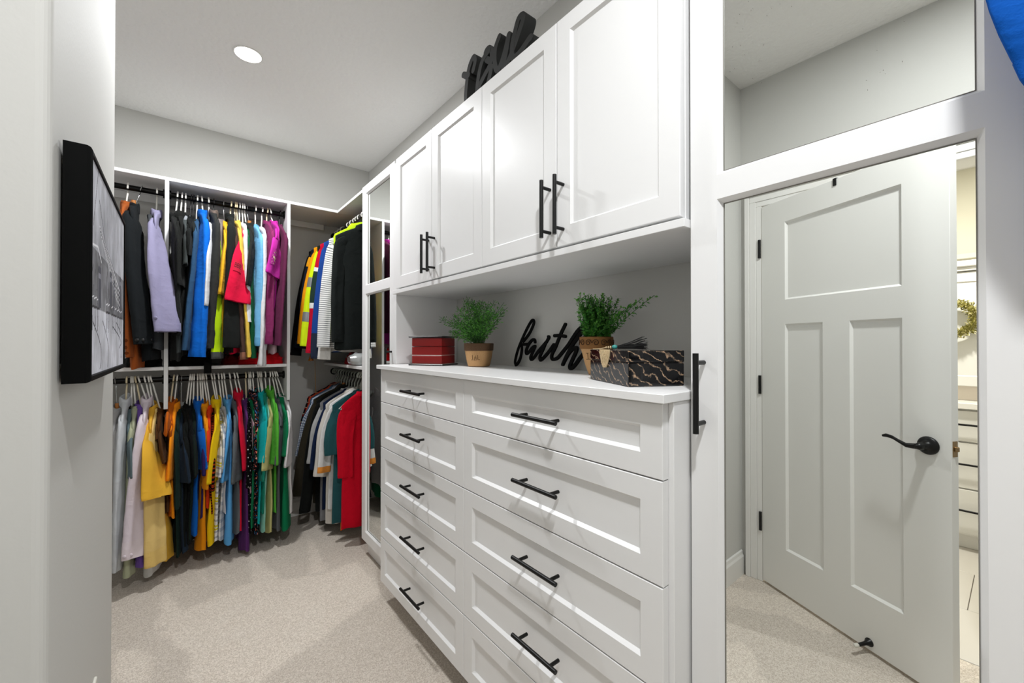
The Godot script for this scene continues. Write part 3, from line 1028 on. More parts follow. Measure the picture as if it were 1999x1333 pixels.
# an ink and wash drawing: a tall facade, an awning in steep perspective, cafe chairs and looping lines on the pavement
func street_print() -> StandardMaterial3D:
	var w := 400
	var h := 300
	var im := Image.create(w, h, false, Image.FORMAT_RGB8)
	var f := FastNoiseLite.new()
	f.seed = 4
	f.frequency = 0.014
	var g := FastNoiseLite.new()
	g.seed = 8
	g.frequency = 0.12
	for y in h:
		for x in w:
			var k := 0.72 + 0.2 * f.get_noise_2d(x, y * 0.5) + 0.05 * g.get_noise_2d(x, y * 0.4)
			if y > 205:
				k += 0.1
			if y < 130 and x > 60 and x < 190:
				k -= 0.04
			if y > 120 and y < 205 and x > 10:
				k -= 0.2 + 0.12 * smoothstep(0.0, 0.4, f.get_noise_2d(x * 2.0, y + 90.0))
			im.set_pixel(x, y, Color(k * 0.98, k * 0.985, k * 1.03))
	var ink := Color(0.1, 0.1, 0.13)
	var chalk := Color(0.93, 0.93, 0.95)
	var line := func(a: Vector2, b: Vector2, col: Color, wd: int) -> void:
		var n := int(a.distance_to(b)) + 1
		for k in n:
			var p := a.lerp(b, float(k) / n)
			im.fill_rect(Rect2i(int(p.x), int(p.y), wd, wd), col)
	line.call(Vector2(60, 0), Vector2(20, 90), ink, 2)
	line.call(Vector2(70, 40), Vector2(130, 92), ink, 2)
	line.call(Vector2(130, 92), Vector2(270, 130), ink, 2)
	line.call(Vector2(250, 20), Vector2(255, 150), ink, 2)
	for k in 9:
		line.call(Vector2(75 + k * 3, 78 + k * 2), Vector2(330, 150 + k * 5), chalk if k % 2 == 0 else ink, 2 if k % 3 else 3)
	line.call(Vector2(0, 118), Vector2(60, 112), chalk, 3)
	line.call(Vector2(60, 112), Vector2(95, 130), chalk, 3)
	for x in [12, 34, 58, 150, 170, 215, 240, 262, 300, 330, 352]:
		var t: int = 150 + (int(x) * 7) % 25
		line.call(Vector2(x, t), Vector2(x + 4, 236), ink, 3)
		line.call(Vector2(x + 14, t + 14), Vector2(x + 10, 230), ink, 2)
		line.call(Vector2(x - 4, 192), Vector2(x + 18, 188), chalk, 2)
		line.call(Vector2(x - 4, 204), Vector2(x + 20, 202), ink, 3)
		line.call(Vector2(x, t), Vector2(x + 8, t - 14), ink, 2)
	for r in [[190, 130, 22, 60], [236, 140, 18, 55], [330, 120, 20, 70], [66, 140, 26, 62]]:
		im.fill_rect(Rect2i(r[0], r[1], r[2], r[3]), Color(0.25, 0.25, 0.3))
		im.fill_rect(Rect2i(r[0] + 4, r[1] + 10, r[2] - 8, 8), Color(0.55, 0.55, 0.6))
	for s in [[20, 225, 80, 70], [110, 220, 70, 75], [230, 225, 120, 40], [280, 215, 90, 45]]:
		var last := Vector2(s[0], s[1])
		for k in range(1, 25):
			var q := k / 24.0
			var p := Vector2(s[0] + s[2] * sin(q * 2.2), s[1] + s[3] * q)
			line.call(last, p, ink, 2)
			last = p
	for k in 5:
		line.call(Vector2(352 + k * 5, 282 - (k % 2) * 4), Vector2(356 + k * 5, 286), ink, 1)
	var m := mat("street_print", Color.WHITE, 0.75)
	m.albedo_texture = ImageTexture.create_from_image(im)
	return m

# ---------------------------------------------------------------- things on the counter
func counter_things() -> void:
	var y := 1.187
	# three-tier red lacquer box
	var o := thing("jewelry_box", "red lacquer box of three tiers with black top and base on the counter", "box", Vector3(0.889, y, -1.881), deg_to_rad(-60.0))
	# local x along the front, local -z into the niche
	var L := 0.168
	var D := 0.128
	var b := MB.new()
	b.span(Vector3(-0.012, 0.0, -D - 0.012), Vector3(L + 0.012, 0.007, 0.012), 0.0015)
	put("base", b, M["lacquer_dark"], o)
	for k in 3:
		var t := MB.new()
		var y0 := 0.0085 + k * 0.0425
		t.span(Vector3(0, y0, -D), Vector3(L, y0 + 0.0405, 0), 0.002)
		put("tier", t, M["lacquer_red"], o)
		var e := MB.new()
		e.span(Vector3(0.0015, y0 - 0.0015, -D + 0.0015), Vector3(L - 0.0015, y0 + 0.0003, -0.0015), 0.0003)
		put("edge", e, M["bare_edge"] if k != 2 else M["lacquer_dark"], o)
	var tp := MB.new()
	tp.span(Vector3(-0.012, 0.136, -D - 0.012), Vector3(L + 0.012, 0.142, 0.012), 0.0015)
	put("top", tp, M["lacquer_dark"], o)
	plant_dill(Vector3(1.085, y, -1.585))
	plant_box(Vector3(1.10, y, -0.905))
	faith_sign()
	# black veined box with a filigree tab and a tassel
	o = thing("trinket_box", "black lidded box with tan zebra veins and a filigree tab on the counter", "box", Vector3(0.838, y, -0.592), deg_to_rad(-27.0))
	# local x away from the camera side to the right, local -z along the left face
	var bx := 0.15
	var bz := 0.232
	var bd := MB.new()
	bd.span(Vector3(0, 0.001, -bz), Vector3(bx, 0.058, 0), 0.0015)
	put("body", bd, M["veined_black"], o)
	var ld := MB.new()
	ld.span(Vector3(-0.0005, 0.0595, -bz - 0.0005), Vector3(bx + 0.0005, 0.088, 0.0005), 0.0015)
	put("lid", ld, M["veined_black"], o)
	var st := MB.new()
	st.span(Vector3(0.003, 0.0575, -bz + 0.003), Vector3(bx - 0.003, 0.06, -0.003), 0.0005)
	put("liner", st, M["lacquer_dark"], o)
	var tb := MB.new()
	# filigree tab: a tapering plate of small knobs and scrolls
	var prof := [Vector2(0.0, 0.031), Vector2(-0.018, 0.028), Vector2(-0.034, 0.02), Vector2(-0.048, 0.01)]
	for k in 3:
		var p: Vector2 = prof[k]
		var q: Vector2 = prof[k + 1]
		var zc := -bz * 0.56
		tb.poly([Vector3(-0.003, 0.089 + p.x, zc - p.y), Vector3(-0.003, 0.089 + p.x, zc + p.y), Vector3(-0.003, 0.089 + q.x, zc + q.y), Vector3(-0.003, 0.089 + q.x, zc - q.y)], Vector3.LEFT)
		for s in [-1.0, 1.0]:
			tb.poly([Vector3(-0.0005, 0.089 + p.x, zc + s * p.y), Vector3(-0.003, 0.089 + p.x, zc + s * p.y), Vector3(-0.003, 0.089 + q.x, zc + s * q.y), Vector3(-0.0005, 0.089 + q.x, zc + s * q.y)], Vector3(0, 0, s))
	for k in 90:
		var v := rng.randf()
		var hw := lerpf(0.029, 0.01, v)
		var p := Vector3(-0.0042, 0.087 - v * 0.045, -bz * 0.56 + rng.randf_range(-hw, hw))
		var rr := rng.randf_range(0.0012, 0.0026)
		var an := rng.randf() * TAU
		var pts := []
		for q in 7:
			pts.append(p + Vector3(0, sin(an + q * 0.8), cos(an + q * 0.8)) * rr)
		tb.tube(pts, 0.0007, 5)
	put("filigree_tab", tb, M["filigree"], o)
	var inv := o.transform
	tassel(inv)

func tassel(box: Transform3D) -> void:
	var start := box * Vector3(0.03, 0.0885, -0.135)
	var o := thing("tassel", "black tassel with a turquoise bead lying on the veined box", "tassel", start)
	var ax := Vector3(0.40, 0, 0.53).normalized()
	ax = (box.basis * Vector3(0.62, 0, 0.45)).normalized()
	var sd := ax.cross(Vector3.UP)
	var bead := MB.new()
	var prof := []
	for k in 9:
		var a := PI * k / 8.0
		prof.append(Vector2(maxf(0.0003, sin(a) * 0.0065), -cos(a) * 0.0075))
	bead.lathe(prof, 18, Transform3D(Basis(sd, ax, sd.cross(ax)), Vector3(0, 0.007, 0)))
	put("bead", bead, M["turquoise"], o)
	var cap := MB.new()
	for q in 3:
		cap.tube([-ax * (0.009 + q * 0.006) + Vector3(0, 0.0055, 0), -ax * (0.012 + q * 0.006) + Vector3(0, 0.0055, 0)], 0.0045 - q * 0.0008, 12)
	put("ornate_cap", cap, M["filigree"], o)
	var cord := MB.new()
	cord.tube([-ax * 0.024 + Vector3(0, 0.005, 0), -ax * 0.035 + Vector3(0, 0.003, 0) + sd * 0.003, -ax * 0.05 + Vector3(0, 0.0015, 0), -ax * 0.06 + Vector3(0, 0.0012, 0) - sd * 0.002], 0.0011, 6)
	put("cord", cord, M["filigree"], o)
	var hair := MB.new()
	for k in 90:
		var a := rng.randf() * TAU
		var rr := sqrt(rng.randf()) * 0.0045
		var off := sd * cos(a) * rr + Vector3(0, sin(a) * rr + 0.0065, 0)
		var ln := rng.randf_range(0.062, 0.08)
		var spread := rng.randf_range(-0.012, 0.012)
		var lift := rng.randf_range(-0.002, 0.012) if k < 75 else rng.randf_range(0.012, 0.03)
		var p1 := ax * 0.008 + off
		var p2 := ax * (0.008 + ln * 0.5) + off + sd * spread * 0.35 + Vector3(0, lift * 0.35, 0)
		var p3 := ax * (0.008 + ln) + sd * (spread + off.dot(sd)) + Vector3(0, maxf(0.0012, off.y + lift - 0.003), 0)
		hair.tube([p1, p2, p3], 0.00055, 4)
	put("strands", hair, M["tassel"], o).set_meta("kind", "stuff")

func pot(o: Node3D, top: float, bottom: float, hh: float, rim_h: float, square: float, rim_m: Material) -> void:
	var ring := func(r: float, y: float) -> PackedVector3Array:
		var row := PackedVector3Array()
		for q in 40:
			var an := TAU * q / 40.0
			var c := cos(an)
			var s := sin(an)
			var k := lerpf(1.0, 1.0 / pow(pow(absf(c), 5.0) + pow(absf(s), 5.0), 0.2), square)
			row.append(Vector3(c * r * k, y, s * r * k))
		return row
	var body := MB.new()
	var rows := []
	for p in [[bottom * 0.6, 0.001], [bottom * 0.94, 0.0015], [bottom, 0.006], [lerpf(bottom, top, 0.4), hh * 0.3], [lerpf(bottom, top, 0.74), hh * 0.6], [top * 0.95, hh - rim_h], [top * 0.9, hh - rim_h * 0.5]]:
		rows.append(ring.call(p[0], p[1]))
	body.loft(rows, true, 1)
	put("pot", body, M["pot_clay"], o)
	var rim := MB.new()
	rows = []
	for p in [[top * 0.93, hh - rim_h - 0.001], [top, hh - rim_h + 0.001], [top * 1.02, hh - 0.003], [top * 1.0, hh], [top * 0.9, hh], [top * 0.88, hh - 0.012]]:
		rows.append(ring.call(p[0], p[1]))
	rim.loft(rows, true, 0)
	put("rim", rim, rim_m, o)
	var soil := MB.new()
	soil.poly(Array(ring.call(top * 0.885, hh - 0.01)), Vector3.UP)
	put("soil", soil, M["soil"], o)

# scratched marks on a pot: little raised ink strokes on the face that looks along `dir`
func scratches(o: Node3D, at: Vector3, right: Vector3, strokes: Array, out: Vector3) -> void:
	var mb := MB.new()
	var up := out.cross(right).normalized()
	if up.y < 0:
		up = -up
	for s in strokes:
		var pts := []
		for p in s:
			pts.append(at + right * p.x + up * p.y)
		mb.tube(pts, 0.0009, 5)
	put("scratched_lettering", mb, M["pot_ink"], o)

func plant_dill(at: Vector3) -> void:
	var o := thing("potted_plant", "feathery green herb in a square clay pot with dark rim beside the red box", "plant", at)
	pot(o, 0.062, 0.047, 0.108, 0.034, 0.85, M["pot_rim"])
	o.rotation.y = deg_to_rad(40.0)
	var dr := Vector3(-1, -0.12, 0).normalized()
	scratches(o, Vector3(-0.0568, 0.038, 0.004), Vector3(0, 0, 1), [
		[Vector2(-0.019, 0.016), Vector2(-0.018, 0.0), Vector2(-0.021, -0.007), Vector2(-0.024, -0.004)],
		[Vector2(-0.012, -0.006), Vector2(-0.005, 0.014), Vector2(0.001, -0.006), Vector2(-0.012, -0.006)], [Vector2(-0.009, 0.003), Vector2(-0.001, 0.003)],
		[Vector2(0.006, 0.016), Vector2(0.006, -0.004), Vector2(0.015, -0.004)]], dr)
	var stems := MB.new()
	var leaves := MB.new()
	var dark := MB.new()
	for k in 84:
		var an := rng.randf() * TAU
		var r0 := sqrt(rng.randf()) * 0.03
		var p0 := Vector3(cos(an) * r0, 0.095, sin(an) * r0)
		# most stems arch outwards along the wall; two looser upright tufts
		var lean := Vector3(rng.randf_range(-0.7, 0.22), 0, rng.randf_range(-1.5, 1.15))
		var ln := rng.randf_range(0.09, 0.2)
		if k % 5 == 0:
			lean = Vector3(rng.randf_range(-0.15, 0.1), 0, -0.15 + rng.randf_range(-0.3, 0.2))
			ln = rng.randf_range(0.19, 0.25)
		elif k % 5 == 1:
			lean = Vector3(rng.randf_range(-0.3, 0.1), 0, 0.75 + rng.randf_range(-0.25, 0.3))
			ln = rng.randf_range(0.17, 0.23)
		elif k % 12 == 2:
			lean = Vector3(-0.5, 0, -1.9 + rng.randf_range(-0.2, 0.2))
			ln = rng.randf_range(0.08, 0.13)
		lean = lean.rotated(Vector3.UP, deg_to_rad(-40.0))
		var d0 := Vector3(lean.x * 0.5, 1.0, lean.z * 0.6).normalized()
		var pts := []
		for q in 7:
			var s := q / 6.0
			pts.append(p0 + d0 * ln * s + Vector3(lean.x, -0.1, lean.z) * ln * 0.45 * s * s)
		stems.tube(pts, 0.0009, 5)
		for q in 40:
			var s := 0.22 + 0.78 * pow(q / 45.0, 0.75)
			var fi := s * 6.0
			var i := mini(int(fi), 5)
			var p: Vector3 = pts[i].lerp(pts[i + 1], fi - i)
			var tg: Vector3 = (pts[i + 1] - pts[i]).normalized()
			var side := tg.cross(Vector3(rng.randf_range(-1, 1), rng.randf_range(-1, 1), rng.randf_range(-1, 1))).normalized()
			var dir := (tg * rng.randf_range(0.5, 1.3) + side).normalized()
			var sub := dir * rng.randf_range(0.004, 0.016)
			(dark if rng.randf() < 0.35 else leaves).leaf(p + sub * rng.randf(), dir, side.cross(dir) + Vector3(0, 0.3, 0), rng.randf_range(0.011, 0.023), rng.randf_range(0.003, 0.005))
	put("stems", stems, M["leaf_dill_dark"], o)
	put("foliage", leaves, M["leaf_dill"], o).set_meta("kind", "stuff")
	put("foliage", dark, M["leaf_dill_dark"], o).set_meta("kind", "stuff")

func plant_box(at: Vector3) -> void:
	var o := thing("potted_plant", "bushy small-leaved green plant in a tall clay pot behind the black box", "plant", at)
	pot(o, 0.0545, 0.027, 0.128, 0.04, 0.15, M["pot_rim_tan"])
	o.rotation.y = deg_to_rad(12.0)
	# scrolls round the rim and a scratched letter
	var mb := MB.new()
	for k in 14:
		var a0 := TAU * k / 14.0
		var pts := []
		for q in 15:
			var s := q / 14.0
			var rr := 0.0115 * (1.0 - s * 0.75)
			var th := s * 8.5 + (0.0 if k % 2 == 0 else PI)
			var a := a0 + cos(th) * rr / 0.057
			pts.append(Vector3(cos(a) * 0.0575, 0.108 + sin(th) * rr * (1.0 if k % 2 == 0 else -1.0), sin(a) * 0.0575))
		mb.tube(pts, 0.0012, 5)
	put("scroll_band", mb, M["pot_ink"], o)
	scratches(o, Vector3(-0.0475, 0.058, 0.0), Vector3(0, 0, 1), [[Vector2(-0.006, 0.016), Vector2(-0.006, -0.004)], [Vector2(-0.011, 0.016), Vector2(-0.002, 0.016)], [Vector2(-0.013, -0.005), Vector2(0.006, -0.004)]], Vector3(-1, -0.25, 0).normalized())
	var stems := MB.new()
	var leaves := MB.new()
	var light := MB.new()
	for k in 140:
		var an := rng.randf() * TAU
		var r0 := sqrt(rng.randf()) * 0.036
		var p0 := Vector3(cos(an) * r0, 0.115, sin(an) * r0)
		var lean := Vector3(rng.randf_range(-0.42, 0.3), 0, rng.randf_range(-0.42, 0.36))
		var ln := rng.randf_range(0.05, 0.165)
		if k >= 133:
			lean = Vector3(-0.1 + 0.1 * rng.randf(), -0.15, 1.3 + rng.randf_range(-0.1, 0.12))
			ln = 0.1 + 0.015 * (k - 133)
		elif k >= 118:
			lean = Vector3(rng.randf_range(-0.5, 0.2), 0, 0.75 + rng.randf_range(-0.2, 0.2))
			ln = rng.randf_range(0.05, 0.1)
		lean = lean.rotated(Vector3.UP, deg_to_rad(-12.0))
		var d0 := Vector3(lean.x * 0.7, 1.0, lean.z * 0.7).normalized()
		var pts := []
		for q in 7:
			var s := q / 6.0
			pts.append(p0 + d0 * ln * s + Vector3(lean.x, -0.05, lean.z) * ln * 0.2 * s * s)
		stems.tube(pts, 0.001, 5)
		for q in 50:
			var s := 0.08 + 0.92 * q / 49.0
			var fi := s * 6.0
			var i := mini(int(fi), 5)
			var p: Vector3 = pts[i].lerp(pts[i + 1], fi - i)
			var tg: Vector3 = (pts[i + 1] - pts[i]).normalized()
			var side := tg.cross(Vector3(rng.randf_range(-1, 1), rng.randf_range(-1, 1), rng.randf_range(-1, 1))).normalized()
			var dir := (tg * rng.randf_range(0.1, 0.9) + side).normalized()
			(light if rng.randf() < 0.3 or q > 45 else leaves).leaf(p + side * 0.002, dir, tg + Vector3(0, 0.2, 0), rng.randf_range(0.008, 0.014), rng.randf_range(0.006, 0.0095))
	put("stems", stems, M["leaf_dill_dark"], o)
	put("foliage", leaves, M["leaf_box"], o).set_meta("kind", "stuff")
	put("foliage", light, M["leaf_box_light"], o).set_meta("kind", "stuff")

# script lettering: strokes are given in the sign's own plane, x towards the camera end, y up
func faith_sign() -> void:
	var o := thing("word_sign", "black cut-out script sign reading faith leaning against the niche wall", "sign", Vector3(FAITH_X, 1.187, FAITH_Z))
	var mb := MB.new()
	var xf := Transform3D(Basis(Vector3(0, 0, 1), Vector3(0, 1, 0), Vector3(-1, 0, 0)), Vector3.ZERO)
	for k in FAITH.size():
		mb.stroke(FAITH[k], 0.0069, 0.004 + 0.0005 * k, xf)
	put("lettering", mb, M["sign_black"], o)

func love_sign() -> void:
	var o := thing("word_sign", "thick dark grey script sign reading love on top of the upper cabinets", "sign", Vector3(LOVE_X, 2.2325, LOVE_Z))
	var mb := MB.new()
	var xf := Transform3D(Basis(Vector3(0, 0, 1), Vector3(0, 1, 0), Vector3(-1, 0, 0)), Vector3(0.045, 0, 0))
	for k in LOVE.size():
		mb.stroke(LOVE[k], 0.0125, 0.045 + 0.001 * k, xf)
	put("lettering", mb, M["love_grey"], o)

const FAITH_X := 1.212
const FAITH_Z := -1.262
var FAITH := [[Vector2(-0.2046, 0.0076), Vector2(-0.2108, 0.0235), Vector2(-0.1938, 0.0700), Vector2(-0.1671, 0.1158), Vector2(-0.1290, 0.1692), Vector2(-0.0971, 0.2047), Vector2(-0.0823, 0.2069), Vector2(-0.0829, 0.1899), Vector2(-0.1105, 0.1509), Vector2(-0.1514, 0.1157)], [Vector2(-0.1618, 0.0976), Vector2(-0.1636, 0.0704), Vector2(-0.1724, 0.0407), Vector2(-0.1902, 0.0161), Vector2(-0.2046, 0.0076)], [Vector2(-0.1583, 0.1021), Vector2(-0.1189, 0.1032)], [Vector2(-0.0720, 0.1130), Vector2(-0.0758, 0.1218), Vector2(-0.0922, 0.1208), Vector2(-0.1156, 0.1010), Vector2(-0.1308, 0.0753), Vector2(-0.1284, 0.0608), Vector2(-0.1122, 0.0688), Vector2(-0.0890, 0.0878), Vector2(-0.0720, 0.0945)], [Vector2(-0.0720, 0.0923), Vector2(-0.0890, 0.0669), Vector2(-0.1016, 0.0447), Vector2(-0.0940, 0.0360), Vector2(-0.0727, 0.0508), Vector2(-0.0470, 0.0751), Vector2(-0.0188, 0.0978), Vector2(0.0011, 0.1137)], [Vector2(-0.0034, 0.1106), Vector2(-0.0188, 0.0850), Vector2(-0.0392, 0.0526), Vector2(-0.0376, 0.0355), Vector2(-0.0189, 0.0445), Vector2(0.0147, 0.0716), Vector2(0.0443, 0.1011)], [Vector2(0.0057, 0.1190), Vector2(0.0142, 0.1294), Vector2(0.0154, 0.1332), Vector2(0.0133, 0.1347)], [Vector2(0.1102, 0.1829), Vector2(0.0846, 0.1448), Vector2(0.0559, 0.0938), Vector2(0.0331, 0.0584), Vector2(0.0378, 0.0408), Vector2(0.0659, 0.0467), Vector2(0.0956, 0.0717), Vector2(0.1286, 0.1021)], [Vector2(0.0502, 0.1383), Vector2(0.0817, 0.1388), Vector2(0.1096, 0.1347)], [Vector2(0.1286, 0.1021), Vector2(0.1527, 0.1297), Vector2(0.1763, 0.1547), Vector2(0.1993, 0.1695), Vector2(0.2056, 0.1636), Vector2(0.1891, 0.1408), Vector2(0.1527, 0.1041), Vector2(0.1190, 0.0580), Vector2(0.0969, 0.0212)], [Vector2(0.1011, 0.0294), Vector2(0.1286, 0.0662), Vector2(0.1526, 0.0853), Vector2(0.1697, 0.0894), Vector2(0.1683, 0.0747), Vector2(0.1486, 0.0409), Vector2(0.1352, 0.0147), Vector2(0.1432, 0.0075), Vector2(0.1630, 0.0217), Vector2(0.1914, 0.0518), Vector2(0.2166, 0.0753)]]
const LOVE_X := 0.950
const LOVE_Z := -1.289
var LOVE := [[Vector2(-0.1783, 0.0398), Vector2(-0.2015, 0.1045), Vector2(-0.1949, 0.1666), Vector2(-0.1751, 0.2288), Vector2(-0.1429, 0.2544), Vector2(-0.1284, 0.2324), Vector2(-0.1429, 0.2012)], [Vector2(-0.2198, 0.2211), Vector2(-0.1784, 0.1981)], [Vector2(-0.0143, 0.1711), Vector2(-0.0457, 0.1947), Vector2(-0.0516, 0.2251), Vector2(-0.0285, 0.2274), Vector2(-0.0087, 0.2013), Vector2(-0.0199, 0.1607), Vector2(-0.0604, 0.1344), Vector2(-0.1024, 0.1037), Vector2(-0.1147, 0.0642)], [Vector2(-0.0285, 0.2190), Vector2(-0.0722, 0.2022), Vector2(-0.0993, 0.1543), Vector2(-0.1085, 0.0962), Vector2(-0.0842, 0.0604), Vector2(-0.0371, 0.0889), Vector2(-0.0087, 0.1414)], [Vector2(0.0406, 0.2325), Vector2(0.0162, 0.2007), Vector2(0.0135, 0.1429), Vector2(0.0352, 0.1086), Vector2(0.0721, 0.1502), Vector2(0.1002, 0.2041)], [Vector2(0.1002, 0.2041), Vector2(0.0875, 0.1544), Vector2(0.0720, 0.1118), Vector2(0.0616, 0.0788)], [Vector2(0.0616, 0.0788), Vector2(0.1176, 0.1251), Vector2(0.1563, 0.1712), Vector2(0.1821, 0.2075), Vector2(0.1822, 0.2256), Vector2(0.1588, 0.2279), Vector2(0.1372, 0.1886), Vector2(0.1225, 0.1474), Vector2(0.1274, 0.1042), Vector2(0.1610, 0.1012), Vector2(0.2161, 0.1213), Vector2(0.2249, 0.1221)]]

# ---------------------------------------------------------------- clothes
func curve_at(keys: Array, s: float):
	# keys: [[s, value], ...] with smooth steps between them
	for k in keys.size() - 1:
		if s <= keys[k + 1][0]:
			var u: float = clampf((s - keys[k][0]) / maxf(1e-6, keys[k + 1][0] - keys[k][0]), 0.0, 1.0)
			u = u * u * (3.0 - 2.0 * u)
			return lerp(keys[k][1], keys[k + 1][1], u)
	return keys[-1][1]

func hanger(called: String, label: String, at: Vector3, turn: float, lean: float, kind: String, drop: float) -> void:
	var mname: String = {"w": "hanger_white", "c": "hanger_cream", "g": "hanger_grey", "b": "hanger_black", "m": "chrome", "o": "chrome"}[kind]
	var r := 0.0042 if kind in ["w", "c"] else (0.0055 if kind == "g" else 0.0017)
	if kind == "b":
		r = 0.0025
	var o := thing(called, label, "hanger", at, turn, "hangers on the closet rods")
	o.rotation.z = lean
	var hook := MB.new()
	var pts := []
	for k in 12:
		var a := deg_to_rad(-35.0 + 215.0 * k / 11.0)
		pts.append(Vector3(0, sin(a) * 0.021 + 0.002, cos(a) * 0.021))
	pts.append(Vector3(0, -0.03, -0.016))
	pts.append(Vector3(0, -0.055, -0.004))
	pts.append(Vector3(0, -drop - 0.02, 0))
	hook.tube(pts, r, 8)
	put("hook", hook, M[mname], o)
	var arms := MB.new()
	var rr := 0.0042 if kind != "o" else 0.0075
	if kind == "m":
		rr = 0.0018
	var path := []
	for p in [[-0.19, -0.084], [-0.15, -0.054], [-0.08, -0.026], [-0.02, -0.006], [0.0, 0.0], [0.02, -0.006], [0.08, -0.026], [0.15, -0.054], [0.19, -0.084]]:
		path.append(Vector3(0, p[1], p[0] * 0.82))
	arms.tube(path, rr, 8)
	if kind == "o":
		arms.tube([Vector3(0, 0.05, 0), Vector3(0, 0.03, 0), Vector3(0, 0.005, 0)], 0.011, 12)
	var an := put("arms", arms, M["hanger_wood"] if kind == "o" else M[mname], o, Vector3(0, -drop - 0.02, 0))
	an.rotation.z = -lean

# One garment. The garment hangs in the y,z plane of its own frame, z towards the sleeve one sees.
# g: name, label, category, mat, neck (world), sleeve (world end) or null, sw (seen width there), hem (world), hw (half thickness at the hem), w (half shoulder), long, collar, group, turn
func garment(g: Dictionary) -> void:
	var turn: float = g.turn
	var o := thing(g.name, g.label, g.category, g.neck, turn, g.group)
	var inv := o.transform.affine_inverse()
	var sd: float = g.seed
	var W: float = g.w
	var m: Material = g.mat
	var hem: Vector3 = inv * (g.hem as Vector3)
	var L := -hem.y
	var drop := 0.072
	var jacket: bool = g.long and g.collar in ["lapel", "zip"]
	var th: float = 0.017 if jacket else 0.012
	var rows := []
	var n_v := 30
	for j in n_v:
		var s := pow(j / float(n_v - 1), 1.35)
		var y := -s * L
		var sh := clampf((-y - 0.004) / drop, 0.0, 1.0)
		var w := lerpf(0.05, W, pow(sh, 0.8))
		if -y > drop:
			w = lerpf(W, W * 0.96, smoothstep(drop, 0.3, -y)) + 0.012 * smoothstep(0.3, L, -y)
		var t := lerpf(0.02, maxf(0.012, th * 0.9), smoothstep(0.0, 0.06, -y))
		t = lerpf(t, th, smoothstep(0.1, 0.25, -y))
		t = lerpf(t, g.hw, smoothstep(0.2, L, -y))
		var cx := hem.x * smoothstep(0.03, L, -y)
		var cz := hem.z * smoothstep(0.0, L, -y)
		var row := PackedVector3Array()
		var amp := 0.0075 * smoothstep(0.1, L, -y)
		for k in 34:
			var an := TAU * k / 34.0
			var c := cos(an)
			var si := sin(an)
			var zz := signf(c) * pow(absf(c), 0.8) * w
			var xx := signf(si) * pow(absf(si), 0.7) * t
			var f := amp * sin(zz * 34.0 + sd * 5.1 + y * 3.0) + amp * 0.6 * sin(zz * 71.0 + sd * 2.3 - y * 5.0)
			f += 0.004 * wob.get_noise_3d(zz * 0.8 + sd * 3.0, y * 0.7, sd)
			var ed := 0.006 * sin(si * 4.0 + sd + zz * 20.0) * smoothstep(L * 0.8, L, -y)
			row.append(Vector3(cx + xx + f, y + ed, cz + zz))
		rows.append(row)
	turn_in(rows, 0.02)
	var bm := MB.new()
	bm.loft(rows, true, 0)
	put("body", bm, g.get("body_mat", m), o)
	# sleeves
	if g.sleeve != null:
		var e: Vector3 = inv * (g.sleeve as Vector3)
		sleeve(o, g, e, 1.0, drop, W, sd)
		sleeve(o, g, Vector3(e.x * 0.3 + 0.01 * sin(sd), lerpf(e.y, -0.28 if not g.long else -0.6, 0.5), W + 0.01), -1.0, drop, W, sd + 2.0)
	collar(o, g, sd)

# fold an open end inwards and close it a little way up, like a hem seen from below
func turn_in(rows: Array, up: float) -> void:
	var last: PackedVector3Array = rows[-1]
	var n := last.size()
	for st in [[0.25, 0.001], [0.45, 0.5], [0.97, 1.0]]:
		var row := PackedVector3Array()
		for k in n:
			row.append(last[k].lerp((last[k] + last[(n - k) % n]) * 0.5, st[0]) + Vector3(0, up * st[1], 0))
		rows.append(row)

